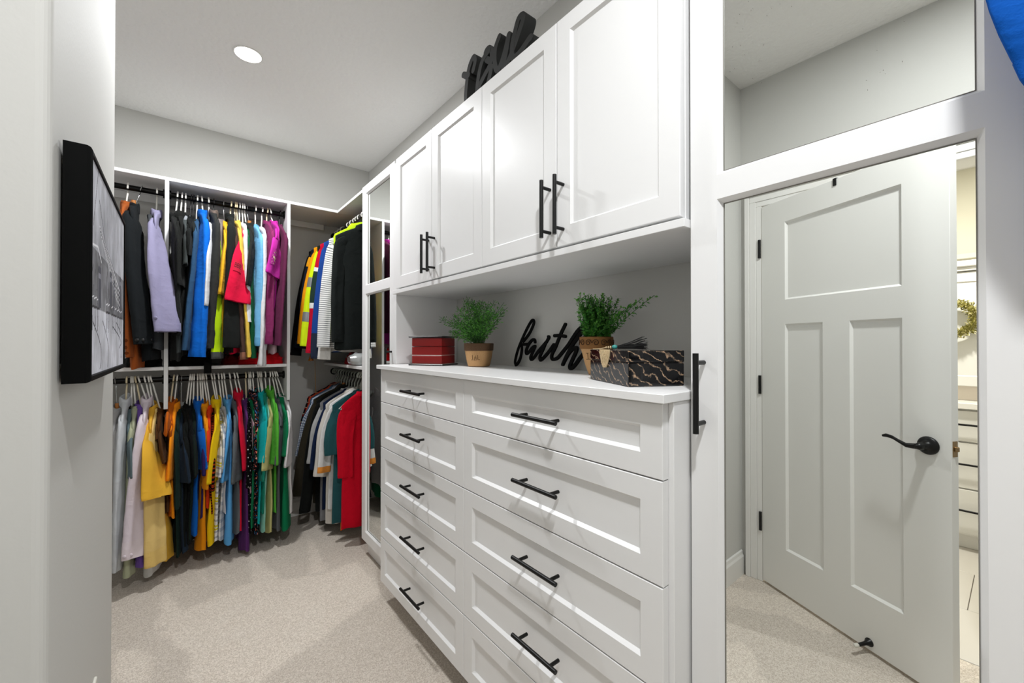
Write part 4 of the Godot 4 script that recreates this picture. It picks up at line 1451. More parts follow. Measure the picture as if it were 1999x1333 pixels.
func sleeve(o: Node3D, g: Dictionary, e: Vector3, side: float, drop: float, W: float, sd: float) -> void:
	var long: bool = g.long
	var S := Vector3(0, -drop, W)
	var jack: bool = long and g.collar in ["lapel", "zip"]
	var seen: float = g.sw * 1.12 if side > 0.0 else g.sw * 0.7
	var a0 := 0.07 if jack else 0.062
	var a1 := maxf((0.052 if long else 0.074) if g.turn > -0.5 else 0.055, seen * 0.5)
	if g.has("a1"):
		a1 = g.a1
		a0 = minf(a0, a1 * 1.25)
	var ln := (e - S).length()
	var bulge := maxf(0.0, e.z - W)
	var path := [S + Vector3(0, -0.028, -0.07), S + Vector3(e.x * 0.02, -0.042, -0.052), S + Vector3(e.x * 0.08, -0.1, -0.034 + bulge * 0.15), S.lerp(e, 0.45) + Vector3(-e.x * 0.05, 0, -0.012 + bulge * 0.1), S.lerp(e, 0.74) + Vector3(0, 0, 0.006 * sin(sd * 3.0)), e]
	var ks := [0.0, 0.08, 0.24, 0.52, 0.76, 1.0]
	var n_v := 26 if long else 18
	var seg := 26
	var rows := []
	var cens := []
	for j in n_v:
		var s := j / float(n_v - 1)
		var i := 0
		while i < 4 and s > ks[i + 1]:
			i += 1
		var u: float = (s - ks[i]) / (ks[i + 1] - ks[i])
		var c: Vector3 = path[i].cubic_interpolate(path[i + 1], path[maxi(i - 1, 0)], path[mini(i + 2, 5)], u)
		cens.append(c)
	for j in n_v:
		var s := j / float(n_v - 1)
		var c: Vector3 = cens[j]
		var T: Vector3 = (cens[mini(j + 1, n_v - 1)] - cens[maxi(j - 1, 0)]).normalized()
		var D := Vector3.RIGHT.cross(T).normalized()
		var vis := lerpf(g.get("vis0", 0.032), seen, clampf(s * 1.12 - 0.02, 0.0, 1.0) if not long else smoothstep(-0.25, 0.85, s))
		var a := lerpf(a0, a1, smoothstep(0.05, 0.8, s)) * lerpf(0.72, 1.0, smoothstep(0.0, 0.2, s))
		var b := clampf(vis * 0.42, 0.009, 0.024 if jack else (0.016 if long else 0.012))
		var ph: float = asin(clampf((vis * 0.5 - b * 0.55) / a, 0.02, 1.0)) * (1.0 if sin(sd * 7.0) > -0.6 else -1.0)
		var B := T.cross(D)
		var Dw := D * cos(ph) + B * sin(ph)
		var Bw := T.cross(Dw)
		var row := PackedVector3Array()
		for k in seg:
			var an := TAU * k / seg
			var cc := cos(an)
			var si := sin(an)
			var len_at := s * ln
			var f := (0.0042 if seen > 0.05 else 0.0025) * smoothstep(0.08, 0.4, s) * sin(cc * 5.5 + sd * 4.0 + s * 2.0) + (0.005 if long else 0.003) * wob.get_noise_3d(cc * 0.1 + sd, len_at * 1.1, si * 0.1 + sd * 2.0)
			if long:
				var crease := sin(len_at * 70.0 + cc * 2.6 + sd + 3.0 * wob.get_noise_2d(len_at * 0.8 + sd, cc * 0.1))
				f += 0.0032 * smoothstep(0.5, 0.85, s) * (1.0 - absf(crease)) 
			var p := c + Dw * (signf(cc) * pow(absf(cc), 0.85) * a) + Bw * (signf(si) * pow(absf(si), 0.8) * b + f)
			p.z *= side
			row.append(p)
		rows.append(row)
	var sm := MB.new()
	var srows := rows.duplicate()
	turn_in(srows, 0.02)
	sm.loft(srows, true, 0)
	var node := put("sleeve", sm, g.get("sleeve_mat", g.mat), o)
	# bands, cuffs and buttons lie on the sleeve's own rings
	var bands: Array = g.get("bands", [])
	if not long and bands.is_empty() and side > 0.0:
		bands = [[0.9, 1.0, g.get("sleeve_mat", g.mat), "sleeve_hem"]]
	for bd in bands:
		ring_band(rows, bd[0], bd[1], fabric(bd[2]), node, bd[3])
	if side > 0.0 and g.has("patch"):
		var pt: Array = g.patch
		var j0 := int(pt[0] * (n_v - 1))
		var j1 := int(pt[1] * (n_v - 1))
		var top: PackedVector3Array = rows[(j0 + j1) / 2]
		var kc := 0
		for k in seg:
			if top[k].z > top[kc].z:
				kc = k
		var pm := MB.new()
		var hw := int(pt[3])
		for j in range(j0, j1 + 1):
			for k in range(-hw, hw + 1):
				var p: Vector3 = rows[j][(kc + int(pt[2]) + k + seg * 2) % seg]
				var q1: Vector3 = rows[j][(kc + int(pt[2]) + k + 1 + seg * 2) % seg]
				var q2: Vector3 = rows[j][(kc + int(pt[2]) + k - 1 + seg * 2) % seg]
				var nn2 := (q1 - q2).cross(Vector3.UP).normalized()
				if nn2.z < 0.0:
					nn2 = -nn2
				pm.v.append(p + nn2 * 0.0025)
				pm.n.append(nn2)
				pm.t.append(Vector2((k + hw) / (2.0 * hw) if q1.x > q2.x else 1.0 - (k + hw) / (2.0 * hw), (j - j0) / float(j1 - j0)))
		var w2 := hw * 2 + 1
		for j in j1 - j0:
			for k in w2 - 1:
				var q := j * w2 + k
				if (pm.v[q + 1] - pm.v[q]).cross(pm.v[q + w2 + 1] - pm.v[q]).dot(pm.n[q]) > 0.0:
					pm.ix.append_array([q, q + w2 + 1, q + 1, q, q + w2, q + w2 + 1])
				else:
					pm.ix.append_array([q, q + 1, q + w2 + 1, q, q + w2 + 1, q + w2])
		put("embroidery", pm, fabric(pt[4]), node)
	if side > 0.0 and g.has("buttons"):
		for q in int(g.buttons):
			var row: PackedVector3Array = rows[int(g.get("button_row", n_v - 2)) - (q if g.get("button_up", true) else 0)]
			var best := Vector3(0, 0, -9)
			for k in seg:
				var p: Vector3 = row[k]
				if p.z > best.z:
					best = p
			var idx := row.find(best)
			var at: Vector3 = row[(idx + int(g.get("button_side", 2)) - (0 if g.get("button_up", true) else q * 3) + seg) % seg]
			var bt := MB.new()
			var nn: Vector3 = (at - cens[-2] * Vector3(1, 1, side)).normalized()
			nn = Vector3(nn.x, 0, absf(nn.z) + 0.6).normalized()
			var bs := Basis(nn.cross(Vector3.UP).normalized(), nn, Vector3.UP).orthonormalized()
			bt.lathe([Vector2(0.0085, -0.004), Vector2(0.0085, 0.001), Vector2(0.0065, 0.003), Vector2(0.0003, 0.0025)], 14, Transform3D(bs, at + nn * 0.003))
			put("button", bt, g.get("button_mat", g.mat), node)

func ring_band(rows: Array, s0: float, s1: float, m: Material, under: Node3D, called: String) -> void:
	var n := rows.size() - 1
	var out := []
	var steps := maxi(3, int((s1 - s0) * n) + 2)
	for j in steps:
		var s := lerpf(s0, s1, j / float(steps - 1)) * n
		var i := mini(int(s), n - 1)
		var cen := Vector3.ZERO
		var row := PackedVector3Array()
		for k in rows[0].size():
			var p: Vector3 = rows[i][k].lerp(rows[i + 1][k], s - i)
			row.append(p)
			cen += p
		cen /= row.size()
		for k in row.size():
			row[k] += (row[k] - cen).normalized() * (0.0016 if j > 0 and j < steps - 1 else 0.0006)
		out.append(row)
	if s1 >= 0.999:
		var cen := Vector3.ZERO
		for p in out[-1]:
			cen += p
		cen /= out[-1].size()
		var inn := PackedVector3Array()
		for p in out[-1]:
			inn.append(p.lerp(cen, 0.12) + Vector3(0, 0.004, 0))
		out.append(inn)
	var mb := MB.new()
	mb.loft(out, true, 0)
	put(called, mb, m, under)

func collar(o: Node3D, g: Dictionary, sd: float) -> void:
	var kind: String = g.collar
	if kind == "none":
		return
	var prof := []
	# [height, half width (z), half thickness (x)]
	if kind == "tee":
		prof = [[-0.016, 0.058, 0.02], [-0.004, 0.055, 0.022], [0.012, 0.05, 0.022], [0.014, 0.045, 0.019], [-0.004, 0.043, 0.016]]
	elif kind == "hood":
		prof = [[-0.05, 0.085, 0.022], [-0.02, 0.088, 0.03], [0.012, 0.072, 0.03], [0.03, 0.055, 0.024], [0.02, 0.046, 0.017]]
	elif kind == "zip":
		prof = [[-0.02, 0.062, 0.023], [0.0, 0.058, 0.025], [0.018, 0.052, 0.025], [0.028, 0.05, 0.023], [0.028, 0.045, 0.018], [0.005, 0.042, 0.015]]
	else:
		prof = [[-0.034, 0.078, 0.022], [-0.026, 0.076, 0.026], [0.0, 0.062, 0.027], [0.017, 0.053, 0.025], [0.023, 0.047, 0.021], [0.018, 0.043, 0.017], [-0.006, 0.042, 0.014]]
	var rows := []
	for p in prof:
		var row := PackedVector3Array()
		for k in 24:
			var an := TAU * k / 24.0
			var dip: float = 0.012 * cos(an) * (1.0 if kind != "tee" else 0.5)
			row.append(Vector3(sin(an) * p[2] + 0.003 * sin(sd * 3.0 + an * 2.0), p[0] - dip * (1.0 if p[0] > 0.0 else 0.3) + 0.003 * sin(an * 3.0 + sd), cos(an) * p[1]))
		rows.append(row)
	var mb := MB.new()
	mb.loft(rows, true, 0)
	put("collar", mb, g.get("collar_mat", g.mat), o)

var seeds := 0
func g(called: String, label: String, category: String, m, neck: Vector3, sl, sw: float, hem: Vector3, hw: float, w: float, long: int, coll: String, group: String, turn: float, hook: Vector3, kind: String, held: String, ex := {}) -> void:
	seeds += 1
	var d := {"name": called, "label": label, "category": category, "mat": fabric(m), "neck": neck, "sleeve": sl, "sw": sw, "hem": hem, "hw": hw, "w": w, "long": long == 1, "collar": coll, "group": group, "turn": deg_to_rad(turn), "seed": float(seeds) * 1.37}
	for k in ex:
		d[k] = fabric(ex[k]) if k.ends_with("_mat") else ex[k]
	garment(d)
	if kind != "":
		var span_ := hook - neck
		var sideways := -span_.x if absf(turn) < 45.0 else -span_.z
		hanger("hanger", held, hook, d.turn, atan2(sideways, maxf(0.05, span_.y)) * (1.0 if absf(turn) < 45.0 else 0.0), kind, maxf(0.06, span_.y - 0.004))

func fabric(m):
	if m is String:
		return cloth(Color(m)) if m.begins_with("#") else M[m]
	return m

func make_patterns() -> void:
	var W := Color(0.88, 0.88, 0.87)
	patterned("stripe_grey_white", Vector2(0.2, 0.0135), Vector2i(4, 32), func(_u, v): return Color(0.36, 0.37, 0.39) if v < 0.26 else W)
	patterned("stripe_polo", Vector2(0.2, 0.16), Vector2i(4, 96), func(_u, v):
		if v > 0.4 and v < 0.47 or v > 0.52 and v < 0.58: return Color(0.82, 0.78, 0.25)
		return Color(0.68, 0.69, 0.72) if fposmod(v * 5.0, 1.0) < 0.36 else Color(0.9, 0.9, 0.9))
	patterned("plaid_grey", Vector2(0.05, 0.05), Vector2i(48, 48), func(u, v):
		var k := (0.5 if u < 0.4 else 0.0) + (0.5 if v < 0.4 else 0.0)
		return Color(0.86, 0.85, 0.84).lerp(Color(0.5, 0.55, 0.62), k * 0.75))
	patterned("gingham_blue", Vector2(0.012, 0.012), Vector2i(32, 32), func(u, v):
		var k := (0.5 if u < 0.5 else 0.0) + (0.5 if v < 0.5 else 0.0)
		return Color(0.84, 0.86, 0.89).lerp(Color(0.25, 0.31, 0.42), k * 0.9))
	patterned("dots_black", Vector2(0.04, 0.04), Vector2i(64, 64), func(u, v):
		var d := minf(Vector2(u - 0.25, v - 0.25).length(), Vector2(u - 0.75, v - 0.72).length())
		return Color(0.85, 0.85, 0.85) if d < 0.085 else Color(0.028, 0.028, 0.032))
	var f := FastNoiseLite.new()
	f.seed = 33
	f.frequency = 0.045
	patterned("floral_black", Vector2(0.16, 0.16), Vector2i(160, 160), func(u, v):
		var a := f.get_noise_2d(u * 160.0, v * 160.0)
		var b := f.get_noise_2d(u * 160.0 + 500.0, v * 160.0)
		if a > 0.3: return Color(0.86, 0.42, 0.36).lerp(Color(0.9, 0.75, 0.68), clampf(b * 2.0, 0.0, 1.0))
		if b > 0.26: return Color(0.14, 0.36, 0.3) if a > 0.0 else Color(0.2, 0.4, 0.62)
		return Color(0.03, 0.032, 0.038))
	patterned("stripe_red_black", Vector2(0.2, 0.016), Vector2i(4, 32), func(_u, v): return Color(0.62, 0.2, 0.06) if v < 0.4 else Color(0.05, 0.02, 0.02))
	patterned("check_lilac", Vector2(0.03, 0.03), Vector2i(32, 32), func(u, v): return Color(0.78, 0.75, 0.76) if u < 0.1 or v < 0.1 else Color(0.86, 0.82, 0.83))
	patterned("stripe_dark", Vector2(0.2, 0.05), Vector2i(4, 64), func(_u, v): return Color(0.75, 0.7, 0.6) if v < 0.12 else (Color(0.5, 0.06, 0.05) if v < 0.4 else Color(0.05, 0.05, 0.06)))
	var silver := mat("silver_tape", Color(0.5, 0.51, 0.52), 0.4)
	silver.metallic = 0.2
	mat("button_dark", Color(0.02, 0.02, 0.02), 0.35)
	mat("rugby_green", Color(0.02, 0.16, 0.11), 0.9)
	mat("rugby_white", Color(0.85, 0.85, 0.84), 0.9)
	picture_patch("patch_script", Color("#d4143c"), func(im: Image):
		for b in [4, 15, 26]:
			im.fill_rect(Rect2i(b, 8, 2, 14), Color(0.3, 0.03, 0.08))
			for y in [8, 14, 20]:
				im.fill_rect(Rect2i(b, y, 8, 2), Color(0.3, 0.03, 0.08))
			im.fill_rect(Rect2i(b + 7, 9, 2, 12 if b < 20 else 5), Color(0.3, 0.03, 0.08)))
	picture_patch("patch_bird", Color("#b32a93"), func(im: Image):
		for k in 90:
			var a := TAU * k / 90.0
			im.fill_rect(Rect2i(int(19 + cos(a) * 15), int(16 + sin(a) * 13), 2, 2), Color(0.4, 0.06, 0.32) if k % 9 < 5 else Color(0.85, 0.7, 0.6))
		for k in 16:
			im.fill_rect(Rect2i(10 + k, 12 + k / 4, 3, 4 - k / 5), Color(0.93, 0.88, 0.72))
		im.fill_rect(Rect2i(21, 14, 5, 9), Color(0.9, 0.84, 0.66))
		im.fill_rect(Rect2i(15, 18, 7, 4), Color(0.5, 0.42, 0.3)))
	picture_patch("patch_white", Color(0.85, 0.87, 0.88), func(im: Image):
		for k in 20:
			im.fill_rect(Rect2i(14 - k / 3, 6 + k, 3, 2), Color(0.1, 0.14, 0.25))
			im.fill_rect(Rect2i(26 - k / 4, 8 + k, 3, 2), Color(0.15, 0.2, 0.3))
		im.fill_rect(Rect2i(24, 22, 8, 3), Color(0.1, 0.14, 0.25)))

# a small woven picture: `draw` paints it on a 38 x 32 ground of the given colour
func picture_patch(key: String, ground: Color, draw: Callable) -> void:
	var im := Image.create(38, 32, false, Image.FORMAT_RGB8)
	im.fill(ground)
	draw.call(im)
	var m := mat(key, Color.WHITE, 0.9)
	m.albedo_texture = ImageTexture.create_from_image(im)
	m.cull_mode = BaseMaterial3D.CULL_DISABLED

func clothes() -> void:
	make_patterns()
	g("suede_jacket", "rust brown suede jacket hanging on the upper rod nearest the framed picture", "jacket", "#9a4f22", Vector3(-0.234, 2.069, -3.150), Vector3(-0.199, 1.221, -2.945), 0.028, Vector3(-0.180, 1.160, -3.150), 0.0253, 0.195, 1, "shirt", "upper rod clothes on the far wall", 0.0, Vector3(-0.226, 2.171, -3.150), "w", "white tubular hanger holding the rust brown suede jacket", {"buttons": 3, "button_mat": "#6b3414"})
	g("blazer", "black blazer with cuff buttons between the rust suede and the lavender jacket", "jacket", "#15181a", Vector3(-0.200, 2.065, -3.150), Vector3(-0.144, 1.291, -2.886), 0.088, Vector3(-0.123, 1.202, -3.150), 0.0340, 0.200, 1, "lapel", "upper rod clothes on the far wall", 0.0, Vector3(-0.171, 2.171, -3.150), "o", "wooden hanger with a metal hook holding the black blazer by the suede jacket", {"vis0": 0.075, "buttons": 3, "button_mat": "button_dark", "button_side": 0, "button_up": false})
	g("jacket", "lavender grey jacket with one cuff button hanging beside the first upright", "jacket", "#8a86a2", Vector3(-0.105, 2.049, -3.150), Vector3(-0.045, 1.357, -2.868), 0.116, Vector3(-0.099, 1.349, -3.150), 0.0110, 0.195, 1, "shirt", "upper rod clothes on the far wall", 0.0, Vector3(-0.102, 2.171, -3.150), "w", "white tubular hanger holding the lavender grey jacket", {"buttons": 1, "button_side": 0, "button_row": 22})
	g("jacket", "charcoal jacket whose hem shows under the lavender sleeve", "jacket", "#3c3f42", Vector3(-0.125, 2.027, -3.150), null, 0.000, Vector3(-0.096, 1.263, -3.150), 0.0340, 0.195, 1, "none", "upper rod clothes on the far wall", 0.0, Vector3(-0.120, 2.171, -3.150), "", "")
	g("jacket", "plain black jacket hanging first after the upright on the upper rod", "jacket", "#1c1d1c", Vector3(-0.020, 2.036, -3.150), Vector3(-0.010, 1.339, -2.945), 0.031, Vector3(-0.014, 1.199, -3.150), 0.0200, 0.195, 1, "zip", "upper rod clothes on the far wall", 0.0, Vector3(-0.010, 2.171, -3.150), "w", "white tubular hanger holding the first black jacket after the upright")
	g("jacket", "soft black jacket with wide neck next to the grey-collared one", "jacket", "#181917", Vector3(0.003, 2.053, -3.150), Vector3(0.009, 1.611, -2.945), 0.036, Vector3(0.011, 1.227, -3.150), 0.0180, 0.195, 0, "hood", "upper rod clothes on the far wall", 0.0, Vector3(0.011, 2.171, -3.150), "w", "white tubular hanger holding the soft black jacket")
	g("sweater", "charcoal sweater with pale grey collar on the upper rod", "sweater", "#3f4444", Vector3(0.025, 2.033, -3.150), Vector3(0.018, 1.726, -2.945), 0.036, Vector3(-0.007, 1.239, -3.150), 0.0267, 0.195, 0, "hood", "upper rod clothes on the far wall", 0.0, Vector3(0.028, 2.171, -3.150), "w", "white tubular hanger holding the pale-collared charcoal sweater", {"collar_mat": "#8b8f93"})
	g("shirt", "black short-sleeved shirt left of the steel blue one on the upper rod", "shirt", "#121413", Vector3(0.047, 2.044, -3.150), Vector3(0.045, 1.787, -2.945), 0.027, Vector3(0.035, 1.302, -3.150), 0.0205, 0.195, 0, "shirt", "upper rod clothes on the far wall", 0.0, Vector3(0.054, 2.171, -3.150), "b", "dark slim hanger holding the black shirt near the steel blue one")
	g("shirt", "slim black top squeezed against the steel blue shirt", "shirt", "#1e211f", Vector3(0.064, 2.028, -3.150), null, 0.000, Vector3(0.051, 1.326, -3.150), 0.0138, 0.195, 0, "shirt", "upper rod clothes on the far wall", 0.0, Vector3(0.067, 2.171, -3.150), "b", "dark slim hanger holding the slim black top")
	g("shirt", "steel blue long-sleeved shirt next to the royal blue jacket", "shirt", "#2b4a68", Vector3(0.079, 2.031, -3.150), Vector3(0.033, 1.256, -2.941), 0.045, Vector3(0.074, 1.331, -3.150), 0.0110, 0.195, 1, "tee", "upper rod clothes on the far wall", 0.0, Vector3(0.084, 2.171, -3.150), "w", "white tubular hanger holding the steel blue long-sleeved shirt")
	g("jacket", "bright royal blue track jacket on the upper rod", "jacket", "#0b62c4", Vector3(0.111, 2.085, -3.150), Vector3(0.076, 1.219, -2.916), 0.073, Vector3(0.104, 1.385, -3.150), 0.0110, 0.195, 1, "zip", "upper rod clothes on the far wall", 0.0, Vector3(0.106, 2.171, -3.150), "w", "white tubular hanger holding the royal blue track jacket")
	g("polo_shirt", "white polo with a dark collar right after the royal blue jacket", "shirt", "#d3d5d9", Vector3(0.144, 2.037, -3.150), Vector3(0.123, 1.503, -2.945), 0.031, Vector3(0.117, 1.386, -3.150), 0.0143, 0.195, 0, "shirt", "upper rod clothes on the far wall", 0.0, Vector3(0.139, 2.171, -3.150), "w", "white tubular hanger holding the white dark-collared polo", {"collar_mat": "#26282a"})
	g("jacket", "charcoal jacket with taupe collar lining beside the lime jacket", "jacket", "#2a2b2a", Vector3(0.164, 2.095, -3.150), Vector3(0.124, 1.267, -2.924), 0.066, Vector3(0.154, 1.395, -3.150), 0.0110, 0.195, 1, "zip", "upper rod clothes on the far wall", 0.0, Vector3(0.165, 2.171, -3.150), "b", "dark slim hanger holding the charcoal jacket with taupe collar", {"collar_mat": "#6a5d55"})
	g("jacket", "neon lime jacket with grey cuffs on the upper rod", "jacket", "#b7dc12", Vector3(0.183, 1.974, -3.150), Vector3(0.173, 1.207, -2.937), 0.053, Vector3(0.172, 1.274, -3.150), 0.0110, 0.195, 1, "tee", "upper rod clothes on the far wall", 0.0, Vector3(0.188, 2.171, -3.150), "", "", {"bands": [[0.93, 1.0, cloth(Color("#4a4d4c")), "cuff"]]})
	g("shirt", "narrow taupe shirt left of the gold polo", "shirt", "#7d726e", Vector3(0.193, 2.050, -3.150), null, 0.000, Vector3(0.180, 1.509, -3.150), 0.0124, 0.180, 0, "shirt", "upper rod clothes on the far wall", 0.0, Vector3(0.198, 2.171, -3.150), "", "")
	g("polo_shirt", "golden yellow polo on a metal hanger on the upper rod", "shirt", "#dfa826", Vector3(0.219, 2.042, -3.150), Vector3(0.191, 1.576, -2.945), 0.032, Vector3(0.202, 1.327, -3.150), 0.0174, 0.195, 0, "shirt", "upper rod clothes on the far wall", 0.0, Vector3(0.214, 2.171, -3.150), "m", "thin metal hanger holding the golden yellow polo")
	g("jacket", "big black rain jacket with wide sleeve behind the red tee", "jacket", "#1a1c1b", Vector3(0.249, 2.090, -3.150), Vector3(0.239, 1.270, -2.899), 0.099, Vector3(0.248, 1.235, -3.150), 0.0340, 0.195, 1, "zip", "upper rod clothes on the far wall", 0.0, Vector3(0.254, 2.171, -3.150), "c", "cream tubular hanger holding the black rain jacket")
	g("shirt", "dark brown long-sleeved shirt with tan cuff behind the red tee", "shirt", "#47332c", Vector3(0.270, 2.035, -3.150), Vector3(0.304, 1.198, -2.945), 0.036, Vector3(0.254, 1.335, -3.150), 0.0110, 0.195, 1, "tee", "upper rod clothes on the far wall", 0.0, Vector3(0.276, 2.171, -3.150), "c", "cream tubular hanger holding the dark brown shirt with tan cuff", {"bands": [[0.93, 1.0, cloth(Color("#8b5d4a")), "cuff"]]})
	g("shirt", "pale yellow long-sleeved shirt beside the brown one", "shirt", "#dcb94c", Vector3(0.287, 2.065, -3.150), Vector3(0.330, 1.213, -2.945), 0.026, Vector3(0.269, 1.365, -3.150), 0.0110, 0.195, 1, "tee", "upper rod clothes on the far wall", 0.0, Vector3(0.284, 2.171, -3.150), "c", "cream tubular hanger holding the pale yellow shirt on the upper rod")
	g("t_shirt", "bright crimson t-shirt with wide short sleeve on the upper rod", "shirt", "#d4143c", Vector3(0.298, 2.027, -3.150), Vector3(0.268, 1.536, -2.874), 0.130, Vector3(0.266, 1.235, -3.150), 0.0340, 0.195, 0, "tee", "upper rod clothes on the far wall", 0.0, Vector3(0.300, 2.171, -3.150), "w", "white tubular hanger holding the crimson t-shirt", {"patch": [0.55, 0.7, -3, 2, "patch_script"]})
	g("shirt", "white long-sleeved top showing beside the crimson sleeve", "shirt", "#d9dadc", Vector3(0.317, 2.054, -3.150), Vector3(0.330, 1.421, -2.945), 0.032, Vector3(0.298, 1.354, -3.150), 0.0110, 0.195, 1, "tee", "upper rod clothes on the far wall", 0.0, Vector3(0.314, 2.171, -3.150), "w", "white tubular hanger holding the white top by the crimson tee")
	g("shirt", "forest green top whose cuff hangs under the light blue one", "shirt", "#0d4a2c", Vector3(0.337, 2.034, -3.150), Vector3(0.356, 1.206, -2.960), 0.032, Vector3(0.316, 1.334, -3.150), 0.0110, 0.180, 1, "none", "upper rod clothes on the far wall", 0.0, Vector3(0.325, 2.171, -3.150), "w", "white tubular hanger holding the forest green top")
	g("jacket", "black fleece on a brown wooden hanger on the upper rod", "jacket", "#202321", Vector3(0.351, 2.057, -3.150), Vector3(0.329, 1.639, -2.945), 0.042, Vector3(0.330, 1.357, -3.150), 0.0110, 0.195, 0, "lapel", "upper rod clothes on the far wall", 0.0, Vector3(0.339, 2.171, -3.150), "o", "wooden hanger with a metal hook holding the black fleece on wooden hanger")
	g("sweatshirt", "light blue sweatshirt with ribbed cuff on the upper rod", "sweatshirt", "#6aa7cf", Vector3(0.385, 2.056, -3.150), Vector3(0.361, 1.278, -2.945), 0.045, Vector3(0.362, 1.356, -3.150), 0.0110, 0.195, 1, "tee", "upper rod clothes on the far wall", 0.0, Vector3(0.387, 2.171, -3.150), "w", "white tubular hanger holding the light blue sweatshirt", {"bands": [[0.92, 1.0, cloth(Color("#5f9bc4")), "cuff"]]})
	g("sweatshirt", "white long-sleeved sweatshirt reaching below the middle shelf", "sweatshirt", "#d6d5d7", Vector3(0.419, 2.046, -3.150), Vector3(0.398, 1.158, -2.945), 0.049, Vector3(0.394, 1.346, -3.150), 0.0110, 0.195, 1, "tee", "upper rod clothes on the far wall", 0.0, Vector3(0.425, 2.171, -3.150), "w", "white tubular hanger holding the long white sweatshirt", {"bands": [[0.9, 1.0, cloth(Color("#d2d1d3")), "cuff"]]})
	g("sweatshirt", "plum long-sleeved sweatshirt beside the magenta polo", "sweatshirt", "#7d2a58", Vector3(0.449, 2.092, -3.150), Vector3(0.422, 1.291, -2.945), 0.050, Vector3(0.422, 1.392, -3.150), 0.0110, 0.195, 1, "tee", "upper rod clothes on the far wall", 0.0, Vector3(0.454, 2.171, -3.150), "c", "cream tubular hanger holding the plum sweatshirt", {"bands": [[0.92, 1.0, cloth(Color("#74264f")), "cuff"]]})
	g("polo_shirt", "magenta polo with an embroidered badge near the second upright", "shirt", "#b32a93", Vector3(0.490, 2.096, -3.150), Vector3(0.452, 1.709, -2.912), 0.094, Vector3(0.463, 1.291, -3.150), 0.0312, 0.195, 0, "shirt", "upper rod clothes on the far wall", 0.0, Vector3(0.472, 2.171, -3.150), "w", "white tubular hanger holding the magenta polo", {"patch": [0.62, 0.86, -3, 2, "patch_bird"]})
	g("sweatshirt", "dark plum sweatshirt hanging last before the second upright", "sweatshirt", "#5c2442", Vector3(0.524, 2.082, -3.150), Vector3(0.473, 1.284, -2.945), 0.042, Vector3(0.492, 1.382, -3.150), 0.0110, 0.195, 1, "tee", "upper rod clothes on the far wall", 0.0, Vector3(0.529, 2.171, -3.150), "b", "dark slim hanger holding the dark plum sweatshirt")
	g("shirt", "greyish pink shirt tail showing under the plum sleeves", "shirt", "#b59aa0", Vector3(0.470, 2.024, -3.150), null, 0.000, Vector3(0.467, 1.232, -3.150), 0.0213, 0.195, 0, "none", "upper rod clothes on the far wall", 0.0, Vector3(0.475, 2.171, -3.150), "", "")
	g("shirt", "pale grey shirt on a wooden hanger at the wall end of the lower rod", "shirt", "#a2a1a0", Vector3(-0.264, 0.930, -3.150), Vector3(-0.248, 0.418, -2.960), 0.023, Vector3(-0.248, 0.250, -3.150), 0.0110, 0.180, 1, "shirt", "lower rod clothes on the far wall", 0.0, Vector3(-0.272, 1.085, -3.150), "o", "wooden hanger with a metal hook holding the pale grey shirt on wooden hanger")
	g("dress_shirt", "silver grey dress shirt with a long sleeve nearest the left wall", "shirt", "#c0c3c6", Vector3(-0.229, 0.978, -3.150), Vector3(-0.238, 0.137, -2.927), 0.042, Vector3(-0.215, 0.298, -3.150), 0.0110, 0.205, 1, "shirt", "lower rod clothes on the far wall", 0.0, Vector3(-0.226, 1.085, -3.150), "c", "cream tubular hanger holding the silver grey dress shirt")
	g("t_shirt", "slate blue t-shirt behind the silver grey dress shirt", "shirt", "#5f6f74", Vector3(-0.206, 0.925, -3.150), Vector3(-0.193, 0.596, -2.945), 0.016, Vector3(-0.193, 0.291, -3.150), 0.0120, 0.195, 0, "tee", "lower rod clothes on the far wall", 0.0, Vector3(-0.207, 1.085, -3.150), "w", "white tubular hanger holding the slate blue t-shirt")
	g("shirt", "sage green long-sleeved shirt whose cuff hangs near the carpet", "shirt", "#a9ad90", Vector3(-0.189, 0.935, -3.150), Vector3(-0.197, 0.087, -2.943), 0.037, Vector3(-0.177, 0.255, -3.150), 0.0110, 0.195, 1, "tee", "lower rod clothes on the far wall", 0.0, Vector3(-0.199, 1.085, -3.150), "w", "white tubular hanger holding the sage green shirt")
	g("shirt", "violet shirt between the sage and the lilac shirts", "shirt", "#6c4f9c", Vector3(-0.165, 0.938, -3.150), Vector3(-0.159, 0.124, -2.945), 0.032, Vector3(-0.155, 0.258, -3.150), 0.0110, 0.195, 1, "shirt", "lower rod clothes on the far wall", 0.0, Vector3(-0.188, 1.085, -3.150), "c", "cream tubular hanger holding the violet shirt")
	g("dress_shirt", "pale lilac dress shirt with a two-button cuff", "shirt", "#d6cad1", Vector3(-0.143, 0.972, -3.150), Vector3(-0.174, 0.197, -2.868), 0.097, Vector3(-0.135, 0.292, -3.150), 0.0110, 0.205, 1, "shirt", "lower rod clothes on the far wall", 0.0, Vector3(-0.173, 1.085, -3.150), "w", "white tubular hanger holding the pale lilac dress shirt", {"bands": [[0.87, 1.0, cloth(Color("#d9cdd2")), "cuff"]], "buttons": 2, "button_side": 1, "button_row": 24, "button_up": false})
	g("polo_shirt", "golden yellow short-sleeved shirt hanging left of the first upright", "shirt", "#e2ad38", Vector3(-0.119, 0.926, -3.150), Vector3(-0.084, 0.485, -2.854), 0.116, Vector3(-0.051, 0.107, -3.150), 0.0303, 0.205, 0, "shirt", "lower rod clothes on the far wall", 0.0, Vector3(-0.149, 1.085, -3.150), "w", "white tubular hanger holding the golden short-sleeved shirt")
